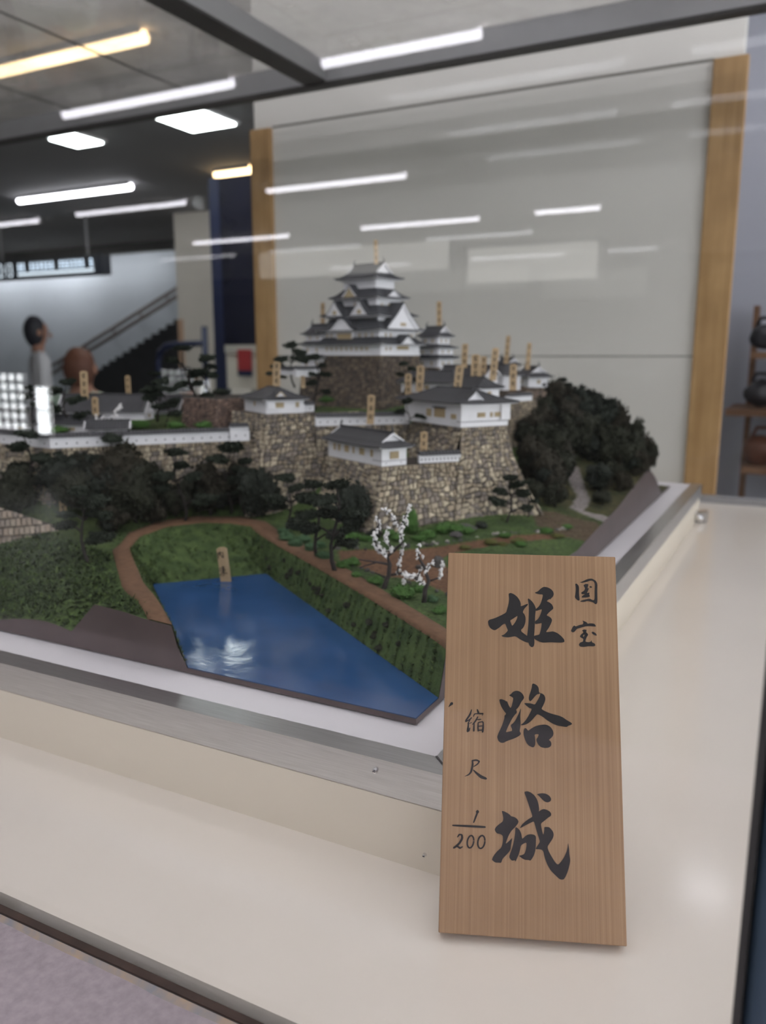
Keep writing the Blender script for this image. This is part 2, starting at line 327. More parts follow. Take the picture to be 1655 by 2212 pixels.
# glass case frame
fr = thing('case_frame', 'grey metal frame of the glass case with rails and a corner post', 'frame', (0, YG, FZ))
RB = 1.90-YG; RZ = .929-FZ
MB().box(-2.8, RB, RZ, .0, RB+.05, RZ+.055).build('back_rail', M['rail'], fr)
MB().box(-2.8, RB-.003, RZ-.008, .0, RB+.03, RZ).build('rail_gasket', M['dark_rail'], fr)
MB().box(-1.21, -.02, RZ+.004, -1.148, RB, RZ+.05).build('lid_bar', M['rail'], fr)
MB().box(-1.21, -.02, RZ-.001, -1.148, RB, RZ+.004).build('lid_bar_gasket', M['dark_rail'], fr)
MB().box(-2.8, -.02, RZ, .03, .02, RZ+.05).build('front_rail', M['rail'], fr)
MB().box(-2.8, RB-.01, -.005, .0, RB+.03, .012).build('back_sill', M['rail'], fr)
MB().box(XR, -.012, 0, XR+.0025, .006, RZ).build('post_gasket', M['dark_rail'], fr)
MB().tube([(XR+.0165, -.004, -.06), (XR+.0165, -.004, RZ)], .014, 20).build('corner_post', M['bluepost'], fr, smooth=True)
MB().box(-.01, .02, RZ, .02, RB, RZ+.05).build('side_rail', M['rail'], fr)
g1 = thing('front_pane', 'clear front pane of the glass case with mirrored lamps', 'pane', (0, YG, FZ)); MB().box(-2.8, .0036, 0, XR, .0076, RZ).build('glass_sheet', M['glass'], g1)
g2 = thing('back_pane', 'clear back pane of the glass case before the hall', 'pane', (0, 1.9, FZ)); MB().box(-2.8, 0, .01, 0, .004, RZ).build('glass_sheet', M['glass_back'], g2)
g3 = thing('glass_lid', 'dusty glass lid over the case', 'pane', (0, YG, FZ+RZ+.05)); MB().box(-2.8, 0, 0, 0, RB, .004).build('glass_sheet', M['glass_top'], g3)
for k, x in enumerate((-1.62, -2.05)): MB().box(x, .02, -.002, x+.006, RB, -.0002).build('lid_seam', M['dark_rail'], g3)
g4 = thing('side_pane', 'clear side pane of the glass case behind the blue corner post', 'pane', (.010, YG, FZ)); MB().box(0, .02, 0, .004, RB, RZ).build('glass_sheet', M['glass'], g4)
# clear block and chrome bolt at the far plinth corner
cb = thing('clamp_bolt', 'chrome bolt clamp at the far corner of the plinth', 'bolt', (-.164, 1.66, FZ))
MB().box(-.02, -.01, 0, .012, .02, .02).build('clamp_block', M['alu'], cb)
MB().tube([(.0, -.02, .010), (.0, -.012, .010)], [.006, .008], 12).build('bolt_head', M['steel'], cb, smooth=True)
# partition behind the case
PYW = 2.2
wl = MB().box(-1.597, PYW+.012, FLZ, -.20, PYW+.07, CEZ).build('wall_partition', M['wall']); struct(wl)
for z0, z1 in ((FLZ+.01, .2465), (.2495, .931)):
    b = MB().box(-1.522, PYW, z0, -.262, PYW+.012, z1).build('panel', M['wall'], wl)
MB().box(-1.522, PYW-.001, .931, -.262, PYW+.013, .937).build('panel_cap', M['wall_seam'], wl)
MB().box(-1.522, PYW+.002, .2465, -.262, PYW+.012, .2495).build('panel_seam', M['wall_seam'], wl)
for x0, x1, lb in ((-1.597, -1.522, 'oak post at the staircase end of the white partition'), (-.262, -.185, 'oak post at the shelf end of the white partition')):
    p = MB().box(x0, PYW-.015, FLZ, x1, PYW+.0115, .932).build('wooden_post', M['post']); bevel(p, .003); tag(p, lb, 'post')
# ================================================================== THE NAME BOARD
TH = .012; LEAN = math.radians(26.5); BL = .2152
b0 = PZ(947, 2015, FZ+TH*math.sin(LEAN)); b1 = PZ(1355, 2045, FZ+TH*math.sin(LEAN))
BW = float(np.linalg.norm(b1-b0)); ex = (b1-b0)/BW; bk = np.array([-ex[1], ex[0], 0])
eu = math.cos(LEAN)*np.array([0, 0, 1])+math.sin(LEAN)*bk; en = np.cross(ex, eu)   # en points to the viewer side
board = thing('name_board', 'cedar name board with black brush lettering leaning on the plinth corner', 'sign', b0)
board.matrix_world = Matrix(((ex[0], eu[0], en[0], b0[0]), (ex[1], eu[1], en[1], b0[1]), (ex[2], eu[2], en[2], b0[2]), (0, 0, 0, 1)))
bb = MB().box(0, 0, -TH, BW, BL, 0).build('board', M['wood'], board); bevel(bb, .0006, 2)
MB().box(0, .06, -TH-.0098, .04, .10, -TH).build('back_batten', M['wood_edge'], board)
def onboard(u, v):
    d = ray(u, v); t = ((b0-cC)@en)/(d@en); p = cC+d*t-b0; return (float(p@ex), float(p@eu))
def flat(polys, name, m, holes=(), z=.00025):
    """flat ink shapes: list of outlines, tessellated"""
    cu = bpy.data.curves.new(name, 'CURVE'); cu.dimensions = '2D'; cu.fill_mode = 'FRONT'
    for pl_ in list(polys):
        sp = cu.splines.new('POLY'); sp.points.add(len(pl_)-1); sp.use_cyclic_u = True
        for i, (x, y) in enumerate(pl_): sp.points[i].co = (x, y, z, 1)
    o = bpy.data.objects.new(name, cu); COL.objects.link(o)
    me = bpy.data.meshes.new_from_object(o.evaluated_get(bpy.context.evaluated_depsgraph_get()))
    bpy.data.objects.remove(o); me.materials.clear(); me.materials.append(m); me.name = name
    return me
def smooth_poly(p, it=2):
    for _ in range(it):
        q = []
        n = len(p)
        for i in range(n):
            a, b = p[i], p[(i+1) % n]
            q += [(a[0]*.8+b[0]*.2, a[1]*.8+b[1]*.2), (a[0]*.2+b[0]*.8, a[1]*.2+b[1]*.8)]
        p = q
    return p
def stroke(pts, w):
    """outline of a brush stroke along pts with widths w"""
    P = [Vector(p) for p in pts]; n = len(P)
    ws = w if hasattr(w, '__len__') else [w]*n
    L_, R_ = [], []
    for i in range(n):
        d = (P[min(i+1, n-1)]-P[max(i-1, 0)]).normalized(); nn = Vector((-d.y, d.x))
        L_.append(P[i]+nn*ws[i]/2); R_.append(P[i]-nn*ws[i]/2)
    d0 = (P[0]-P[1]).normalized()*ws[0]*.45; d1 = (P[-1]-P[-2]).normalized()*ws[-1]*.45
    return [tuple(p) for p in ([P[0]+d0]+L_+[P[-1]+d1]+R_[::-1])]
def ink(name, groups, ox, oy, sc):
    """groups: list of [outline, hole, hole..]; every group is one inked patch of the character"""
    bm = bmesh.new()
    for k, g in enumerate(groups):
        me = flat([[onboard(ox+x/sc, oy+y/sc) for x, y in smooth_poly(p, 1)] for p in g], name, M['ink'], z=.0002+.00003*k)
        bm.from_mesh(me)
    me = bpy.data.meshes.new(name); bm.to_mesh(me); bm.free(); me.materials.append(M['ink'])
    o = link(name, me, board); o['label'] = 'black brush character on the name board'; return o
H1 = [[(405,165),(430,152),(475,168),(520,205),(550,250),(563,290),(560,325),(590,315),(655,288),(650,310),(610,350),(585,400),(610,425),(625,470),(622,530),(600,590),(555,635),(640,700),(670,720),(670,790),(620,780),(560,750),(495,705),(440,715),(400,722),(340,715),(310,700),(350,685),(385,650),(398,630),(380,590),(365,545),(340,550),(290,595),(240,628),(215,628),(175,605),(150,565),(143,515),(160,495),(220,480),(300,445),(375,405),(385,370),(405,300),(415,230)], [(425,505),(460,485),(522,443),(515,480),(490,530),(460,568),(450,572),(440,545)]]
H2 = [[(650,225),(670,228),(710,265),(740,310),(757,355),(750,400),(745,450),(742,550),(738,640),(732,700),(738,790),(728,835),(705,848),(675,830),(660,790),(640,720),(650,650),(660,550),(665,400),(665,300)]]
H3 = [[(735,152),(780,135),(820,95),(855,75),(900,80),(950,105),(975,135),(985,170),(970,205),(945,225),(943,240),(930,228),(890,258),(930,275),(960,300),(975,330),(978,355),(950,378),(915,410),(890,440),(925,455),(950,475),(963,500),(950,540),(920,600),(880,655),(930,650),(975,643),(1030,665),(1080,705),(1115,745),(1122,775),(1100,785),(1060,788),(950,782),(850,788),(810,780),(732,740),(732,700),(770,692),(800,685),(815,640),(825,580),(830,535),(790,545),(745,552),(742,515),(780,490),(810,440),(835,360),(800,370),(755,385),(752,360),(790,330),(815,290),(835,230),(845,185),(838,172),(790,170)]]
ink('brush_character', [H1, H2, H3], 1030, 1255, 1655/280)
K1 = [[(1210,88),(1225,85),(1245,110),(1245,180),(1252,235),(1235,238),(1207,210),(1213,180),(1218,130)]]
K2 = [[(1250,72),(1270,70),(1320,45),(1360,40),(1395,60),(1410,90),(1408,150),(1410,230),(1408,262),(1392,272),(1375,255),(1360,250),(1320,240),(1290,250),(1255,248),(1262,238),(1300,228),(1340,220),(1370,235),(1385,230),(1385,150),(1388,90),(1375,65),(1350,58),(1310,72),(1270,80)]]
K3 = [[(1285,100),(1305,88),(1330,92),(1325,110),(1320,130),(1335,125),(1325,150),(1315,172),(1340,165),(1335,185),(1345,200),(1320,210),(1265,212),(1275,195),(1300,180),(1270,180),(1262,168),(1290,150),(1300,130),(1290,112)]]
K4 = [[(1335,115),(1350,106),(1364,118),(1350,127)]]
ink('brush_character', [K1, K2, K3, K4], 950, 1240, 1655/400)
Q1 = [[(1275,415),(1300,425),(1318,435),(1320,445),(1350,440),(1385,445),(1398,470),(1380,470),(1340,465),(1300,468),(1260,480),(1225,490),(1215,505),(1200,520),(1185,520),(1172,510),(1185,480),(1195,465),(1205,460),(1215,470),(1250,455),(1280,450),(1285,435)]]
Q2 = [[(1270,505),(1290,495),(1315,500),(1308,520),(1330,540),(1310,570),(1300,605),(1330,610),(1350,605),(1355,590),(1362,612),(1385,620),(1392,640),(1375,648),(1330,645),(1290,652),(1255,650),(1242,632),(1255,612),(1280,605),(1285,580),(1265,570),(1252,560),(1262,540),(1285,525),(1280,512)], [(1282,545),(1296,540),(1290,560),(1280,562)]]
Q3 = [[(1355,520),(1370,515),(1395,530),(1406,550),(1390,550),(1365,535)]]
ink('brush_character', [Q1, Q2, Q3], 950, 1240, 1655/400)
R1 = [[(155,420),(200,415),(260,440),(285,460),(290,445),(300,465),(320,520),(355,580),(375,540),(395,470),(405,400),(395,385),(325,345),(360,330),(400,285),(450,265),(500,270),(545,295),(580,335),(600,385),(585,420),(550,460),(520,520),(490,570),(450,605),(470,635),(465,665),(430,700),(380,770),(330,870),(300,930),(270,1010),(330,995),(385,985),(380,940),(360,905),(365,870),(400,850),(440,800),(480,720),(520,630),(545,570),(535,650),(530,740),(538,850),(530,920),(515,990),(540,1020),(540,1045),(500,1080),(420,1120),(330,1150),(270,1175),(230,1198),(180,1195),(140,1165),(120,1110),(118,1080),(150,1000),(190,920),(225,830),(250,740),(245,715),(270,690),(275,670),(240,630),(190,550),(160,470)]]
R2 = [[(740,150),(765,135),(800,150),(840,180),(860,220),(862,290),(880,305),(870,325),(830,328),(780,380),(740,430),(710,455),(690,440),(680,400),(690,350),(715,280),(735,210)]]
R3 = [[(865,305),(920,315),(960,345),(980,400),(970,460),(940,530),(905,590),(960,625),(1040,660),(1120,685),(1220,710),(1290,740),(1360,790),(1430,830),(1460,855),(1430,880),(1390,890),(1360,915),(1290,905),(1200,890),(1110,855),(1020,800),(930,730),(835,680),(790,730),(730,800),(670,850),(610,875),(560,885),(538,875),(580,845),(630,790),(680,710),(740,590),(690,575),(640,535),(595,490),(640,485),(720,492),(790,515),(820,470),(860,400),(890,325)]]
R4 = [[(610,930),(640,940),(670,985),(720,945),(800,900),(880,880),(975,868),(1040,890),(1085,930),(1115,980),(1125,1035),(1110,1080),(1070,1120),(1040,1145),(1070,1165),(1090,1215),(1075,1260),(1030,1285),(970,1290),(900,1275),(850,1230),(825,1180),(815,1135),(840,1100),(862,1045),(820,1040),(785,1050),(795,1100),(800,1180),(795,1240),(765,1280),(730,1270),(680,1245),(640,1195),(610,1120),(590,1050),(590,980)]]
ink('brush_character', [R1, R2, R3, R4], 1060, 1460, 8.275)
J1 = [[(280,510),(320,515),(380,545),(430,580),(445,605),(500,615),(550,645),(582,690),(575,730),(545,770),(520,800),(490,830),(450,870),(410,940),(380,1010),(350,1100),(390,1070),(440,1020),(470,990),(460,1060),(445,1130),(440,1200),(400,1260),(340,1320),(295,1370),(270,1440),(230,1435),(170,1435),(135,1410),(105,1385),(115,1350),(150,1290),(200,1230),(270,1170),(295,1100),(305,1020),(300,950),(250,920),(200,915),(170,880),(155,845),(175,800),(230,750),(300,700),(310,650),(300,580)]]
J2 = [[(525,800),(560,810),(600,850),(630,910),(640,980),(650,1010),(690,970),(740,935),(800,925),(860,935),(895,965),(893,1050),(890,1150),(880,1230),(855,1310),(815,1375),(790,1400),(760,1385),(700,1385),(640,1355),(585,1310),(640,1300),(685,1280),(710,1220),(725,1130),(722,1075),(680,1090),(625,1125),(610,1200),(585,1290),(555,1360),(525,1420),(510,1385),(490,1400),(455,1395),(420,1350),(415,1320),(440,1250),(475,1150),(500,1040),(520,920)]]
J3 = [[(680,170),(740,155),(800,180),(860,225),(910,300),(935,370),(945,440),(950,490),(940,525),(985,490),(1030,475),(1090,490),(1140,520),(1168,560),(1160,600),(1110,630),(1040,690),(980,735),(990,800),(1005,880),(1025,940),(1040,860),(1040,800),(1075,795),(1130,800),(1160,830),(1200,880),(1212,940),(1195,1000),(1150,1070),(1095,1150),(1120,1230),(1170,1320),(1230,1420),(1285,1475),(1340,1420),(1400,1330),(1440,1240),(1460,1150),(1465,1070),(1485,1180),(1490,1290),(1508,1390),(1490,1490),(1460,1600),(1420,1690),(1385,1738),(1320,1735),(1250,1670),(1160,1580),(1100,1480),(1050,1350),(1020,1215),(960,1195),(885,1195),(900,1160),(935,1110),(965,1060),(940,980),(900,850),(875,760),(855,695),(790,725),(700,770),(600,825),(640,755),(700,700),(760,655),(830,615),(820,570),(790,480),(750,360),(720,270)]]
J4 = [[(905,210),(960,200),(1010,192),(1080,205),(1140,245),(1168,300),(1150,340),(1100,358),(1050,345),(1000,300),(950,245)]]
ink('brush_character', [J1, J2, J3, J4], 1050, 1690, 8.275)
st = lambda pts, w: [stroke(pts, [q*1.25 for q in w] if hasattr(w, '__len__') else w*1.25)]
SC5 = 695/110
ink('brush_character', [st([(372,208),(352,275),(290,362)], [10,22,16]), st([(290,372),(345,345),(372,318)], 14), st([(352,345),(318,405),(372,385)], [12,20,10]),
    st([(330,385),(326,440),(318,505)], [14,18,26]), st([(350,455),(335,500)], [10,18]), st([(448,205),(465,250)], [12,24]), st([(398,300),(412,265),(470,262),(535,265),(515,290)], [12,12,14,20,8]),
    st([(458,305),(425,365),(385,412)], [14,18,10]), st([(408,385),(404,440),(402,498)], [12,16,22]), st([(450,345),(500,340)], 12),
    st([(462,385),(458,440),(462,500)], [12,16,16]), st([(462,385),(530,370),(530,440),(522,512)], [12,18,20,22]), st([(468,435),(520,430)], 12), st([(464,490),(520,486)], 14)], 960, 1500, SC5)
ink('brush_character', [st([(380,905),(440,895),(478,915),(455,950),(402,985)], [16,20,24,16,10]), st([(382,900),(388,960),(365,1060),(330,1098),(280,1117)], [16,22,22,16,4]), st([(395,1030),(440,1075),(500,1125),(570,1150)], [10,24,36,26])], 960, 1500, SC5)
ink('brush_numeral', [st([(452,1592),(452,1612)], 34), st([(452,1610),(425,1680),(400,1748)], [20,20,16]), st([(115,1787),(330,1797),(555,1810)], [18,24,24]),
    st([(180,1945),(205,1910),(238,1915),(245,1960),(215,2020),(165,2070),(128,2095)], [14,20,24,26,24,24,20]), st([(128,2090),(170,2068),(215,2098),(248,2078)], [18,20,24,14]),
    [stroke([(357+44*math.cos(a)+.12*82*math.sin(a), 2010-84*math.sin(a)) for a in np.linspace(.2, 2*math.pi+.1, 22)], 22)],
    [stroke([(505+48*math.cos(a)+.12*82*math.sin(a), 2013-88*math.sin(a)) for a in np.linspace(.2, 2*math.pi+.1, 22)], 22)]], 960, 1500, SC5)
ink('brush_fleck', [st([(58,172),(85,140),(105,122)], [4,22,34])], 960, 1500, SC5)
# ================================================================== THE MODEL LANDSCAPE
XE, YE, YB = -.22, .4736, 1.63
ctrl = [(-.23,.54,.04),(-.33,.61,.04),(-.44,.715,.04),(-.52,.745,.04),(-.605,.82,.04),(-.65,.85,.042),(-.7,.82,.045),(-.717,.753,.045),(-.655,.64,.04),(-.54,.545,.04),(-.45,.473,.037),
 (-.35,.8,.037),(-.285,.674,.038),(-.434,.81,.040),(-.348,.86,.040),(-.30,1.01,.042),(-.22,.913,.028),(-.22,1.0,.034),(-.22,1.056,.038),(-.27,.93,.038),(-.22,.7,.036),(-.22,.8,.032),
 (-.645,.4736,.009),(-.551,.4736,.013),(-.521,.4736,.042),(-.487,.4736,.0405),(-.467,.4736,.038),(-.42,.4736,.036),(-.8,.47,.008),(-.95,.474,.01),(-1.3,.474,.02),(-.75,.56,.03),(-.85,.57,.03),(-.752,.66,.042),(-.82,.63,.042),(-.6,.535,.036),(-.58,.5,.03),(-.65,.55,.033),
 (-.84,.685,.068),(-.76,.78,.066),(-.69,.86,.052),(-.95,.69,.068),(-.79,.7,.058),(-.62,.9,.05),(-.55,.88,.043),(-.5,.85,.042),
 (-.9,.9,.142),(-.8,.95,.145),(-1.1,.9,.145),(-.75,1.05,.15),(-1,1.2,.15),(-.65,1.1,.152),(-.57,1.05,.148),(-.5,1.12,.15),(-.8,1.3,.16),(-.62,1.4,.17),(-.42,1.38,.14),(-.44,1.2,.14),(-.5,1.5,.15),(-1.2,1.5,.15),(-1.3,1.1,.15),(-1.3,.7,.07),(-1.1,.6,.04),(-1.1,.72,.1),
 (-.38,1.33,.135),(-.33,1.37,.115),(-.36,1.2,.085),(-.30,1.12,.05),(-.27,1.22,.062),(-.245,1.3,.065),(-.22,1.2,.05),(-.22,1.3,.0605),(-.22,1.359,.066),(-.22,1.441,.043),(-.22,1.52,.004),(-.22,1.62,.003),(-.28,1.45,.07),(-.3,1.6,.01),(-.4,1.62,.03),(-.6,1.63,.06),(-1.2,1.63,.08)]
ctrl = np.array(ctrl); cxy = ctrl[:, :2]
def _phi(a, b): return np.sqrt(((a[:, None, :]-b[None, :, :])**2).sum(-1))
n_ = len(ctrl); A = np.zeros((n_+1, n_+1)); A[:n_, :n_] = _phi(cxy, cxy); A[:n_, n_] = 1; A[n_, :n_] = 1
wts = np.linalg.solve(A, np.append(ctrl[:, 2], 0))
def terrain_z(xy):
    xy = np.atleast_2d(np.array(xy, float)); return _phi(xy, cxy)@wts[:n_]+wts[n_]
def tz(x, y):
    d_ = cxy-(x, y); return float(np.sqrt((d_*d_).sum(1))@wts[:n_]+wts[n_])
def inside(poly, xs, ys):
    poly = np.array(poly); r = np.zeros(xs.shape, bool); n = len(poly); j = n-1
    for i in range(n):
        xi, yi = poly[i]; xj, yj = poly[j]
        c = ((yi > ys) != (yj > ys)) & (xs < (xj-xi)*(ys-yi)/(yj-yi+1e-12)+xi); r ^= c; j = i
    return r
bank_in = [(XE,.527),(-.327,.607),(-.42,.672),(-.519,.741),(-.606,.81),(-.641,.815),(-.673,.798),(-.692,.75),(-.684,.695),(-.655,.65),(-.643,.638),(-.538,.548),(-.436,YE)]
wat = [(XE,.512),(-.335,.594),(-.425,.659),(-.50,.712),(-.528,.733),(-.533,.736),(-.54,.728),(-.565,.70),(-.59,.673),(-.615,.646),(-.617,.643),(-.506,.548),(-.422,YE)]
path_out = [(XE,.547),(-.33,.632),(-.425,.703),(-.513,.768),(-.604,.836),(-.646,.842),(-.692,.812),(-.710,.753),(-.702,.697),(-.674,.655),(-.660,.630),(-.550,.534),(-.460,YE)]
dio = thing('diorama_base', 'model landscape board with turf, blue moat and brown painted edges', 'diorama', (-.7, 1.0, 0))
OFF = np.array([-.7, 1.0, 0])
loc = lambda pts: [tuple(np.array(p)-OFF) for p in pts]
hole = bank_in+[]          # closed along the front edge
hole_poly = bank_in+[(XE, YE)]
def vnoise(x, y, f, s=0):
    return np.sin(x*f+1.7*s+np.sin(y*f*1.3+s))*np.cos(y*f*.9+s*2.1+np.sin(x*f*.7+s))
g = .0028
xs = np.arange(-1.3, XE, g); xs = np.append(xs, XE); ys = np.append(np.arange(YE, YB, g), YB)
X, Y = np.meshgrid(xs, ys); Z = terrain_z(np.c_[X.ravel(), Y.ravel()]).reshape(X.shape)
# stream of clay and the pale hill road, drawn as regions of the ground
stream = [PZ(u, v, .039)[:2] for u, v in [(730,1190),(780,1186),(860,1187),(950,1178),(1020,1168),(1100,1157),(1180,1150),(1230,1148),(1200,1156),(1120,1166),(1040,1178),(975,1190),(950,1205),(975,1225),(985,1290),(930,1262),(880,1250),(830,1243),(770,1222),(735,1212)]]
road = [PZ(u, v, z)[:2] for u, v, z in [(1220,1008,.082),(1250,1006,.082),(1262,1040,.066),(1276,1072,.054),(1262,1098,.046),(1320,1118,.038),(1305,1127,.038),(1230,1095,.046),(1248,1068,.054),(1230,1040,.066)]]
far_soil = [PZ(u, v, .043)[:2] for u, v in [(1150,1110),(1200,1108),(1290,1120),(1315,1140),(1300,1152),(1200,1142),(1160,1130)]]
ms = inside(stream, X, Y); mr = inside(road, X, Y); mf = inside(far_soil, X, Y)
rough = (vnoise(X, Y, 310, 1)+.6*vnoise(X, Y, 640, 2)+.5*vnoise(X, Y, 150, 3))*.0006*(1-.85*(ms | mr))
rough *= np.clip((X-(-1.35))*9, 0, 1); rough[0, :] *= .2; rough[:, -1] *= .2
Z = Z+rough-.0012*ms
hm = inside(hole_poly, X, Y)
ny, nx = X.shape; idx = np.arange(nx*ny).reshape(ny, nx)
f4 = np.stack([idx[:-1, :-1], idx[:-1, 1:], idx[1:, 1:], idx[1:, :-1]], -1)
keep = ~(hm[:-1, :-1] & hm[:-1, 1:] & hm[1:, 1:] & hm[1:, :-1])
# drop cells touching the moat; the path ribbon covers their rim
keep &= ~(inside([(a*.9+b*.1) if False else a for a in hole_poly], X[:-1, :-1]+g/2, Y[:-1, :-1]+g/2))
faces = f4[keep]
V = np.c_[X.ravel()-OFF[0], Y.ravel()-OFF[1], Z.ravel()]
me = bpy.data.meshes.new('turf'); me.from_pydata(V.tolist(), [], faces.tolist())
gn = .5+.5*vnoise(X, Y, 38, 5); gn2 = .5+.5*vnoise(X, Y, 95, 7)
def lerp(a, b, t): return np.array(a)*(1-t[..., None])+np.array(b)*t[..., None]
colr = lerp((.030,.062,.014), (.075,.12,.028), gn*.6+gn2*.4)
hillm = np.clip((X+.42)/.1, 0, 1)*np.clip((Y-1.0)/.1, 0, 1)
colr = colr*(1-hillm[..., None])+lerp((.04,.045,.014), (.085,.075,.028), gn2)*hillm[..., None]
leftm = np.clip((-.66-X)/.08, 0, 1)
colr = colr*(1-leftm[..., None])+lerp((.022,.040,.010), (.06,.085,.02), gn*.5+gn2*.5)*leftm[..., None]
colr[mf] = (.10, .07, .04); colr[ms] = (.145, .072, .036); colr[mr] = (.27, .24, .23)
ca = me.color_attributes.new('Col', 'FLOAT_COLOR', 'POINT'); ca.data.foreach_set('color', np.c_[colr.reshape(-1, 3), np.ones(nx*ny)].ravel())
me.polygons.foreach_set('use_smooth', [True]*len(me.polygons))
M['turf'] = mat('turf', (.05, .09, .02), .92, .45, 260, attr='Col', bump=.7, bscale=600, detail=6); me.materials.append(M['turf'])
link('turf', me, dio)
# moat banks: from the path rim down to the water
mb = MB(); nr = 14; sub = 10
def resample(pl_, k):
    out = []
    for i in range(len(pl_)-1):
        for s_ in range(k): t = s_/k; out.append(tuple(np.array(pl_[i])*(1-t)+np.array(pl_[i+1])*t))
    return out+[tuple(pl_[-1])]
bi, wa = resample(bank_in, sub), resample(wat, sub)
rows = []
for j in range(nr+1):
    t = j/nr; row = []
    for (bx, by), (wx, wy) in zip(bi, wa):
        x, y = bx*(1-t)+wx*t, by*(1-t)+wy*t; z = tz(bx, by)*(1-t)+.002*t
        edge = (x > XE-.004) or (y < YE+.004)
        if 0 < j and not edge:
            z += random.uniform(-1, 1)*.0012*math.sin(math.pi*min(t, .9)); x += random.uniform(-1, 1)*.0008
        row.append((x, y, z))
    rows.append(row)
nb = len(bi); vs = [p for r in rows for p in r]
mb.add(loc(vs), [(j*nb+i, j*nb+i+1, (j+1)*nb+i+1, (j+1)*nb+i) for j in range(nr) for i in range(nb-1)])
mb.build('moat_bank', M['bank'], dio, smooth=True)
# clay path round the moat
po = resample(path_out, sub); mb = MB(); vs = []
for (ax, ay), (bx, by) in zip(bi, po):
    for t in (-.06, 0, .33, .66, 1.0, 1.04):
        x, y = ax*(1-t)+bx*t, ay*(1-t)+by*t
        x = min(x, XE); y = max(y, YE)
        z = tz(x, y)+.0014-(.003 if t in (-.06, 1.04) else 0)
        vs.append((x, y, z))
mb.add(loc(vs), [(i*6+k, i*6+k+1, (i+1)*6+k+1, (i+1)*6+k) for i in range(nb-1) for k in range(5)])
mb.build('clay_path', M['path'], dio, smooth=True)
wp = wat+[(XE, YE)]
MB().prism([tuple(np.array(p)-OFF[:2]) for p in wp][::-1], .0, .0045).build('moat_water', M['water'], dio, label='glossy painted blue water of the inner moat')
# brown painted edges
mb = MB(); vs = []
fx = [x for x in np.arange(-1.3, -.4361, .002)]+[-.436]
for x in fx: vs += [(x, YE-.0006, 0), (x, YE-.0006, tz(x, YE)+.0008)]
vs2 = [(-.436, YE-.0006, 0), (-.436, YE-.0006, tz(-.436, YE)), (-.431, YE-.0006, 0), (-.431, YE-.0006, .020), (-.422, YE-.0006, 0), (-.422, YE-.0006, .004), (XE+.0006, YE-.0006, 0), (XE+.0006, YE-.0006, .0042)]
vs += vs2; n2 = len(vs)//2
mb.add(loc(vs), [(2*i, 2*i+2, 2*i+3, 2*i+1) for i in range(n2-1)])
mb.build('front_edge', M['brown'], dio)
mb = MB(); vs = [(XE+.0006, YE-.0006, 0), (XE+.0006, YE-.0006, .0042), (XE+.0006, .512, 0), (XE+.0006, .512, .0042)]
for y in np.append(.527, np.arange(.53, YB+.001, .004)): vs += [(XE+.0006, y, 0), (XE+.0006, y, max(.003, tz(XE, y))+.0012)]
n2 = len(vs)//2; mb.add(loc(vs), [(2*i, 2*i+2, 2*i+3, 2*i+1) for i in range(n2-1)]); mb.build('side_edge', M['brown'], dio)
mb = MB().box(-1.3+.7, YE-1, -.0004, XE+.7, YB-1, .0012).build('base_board', M['brown'], dio)
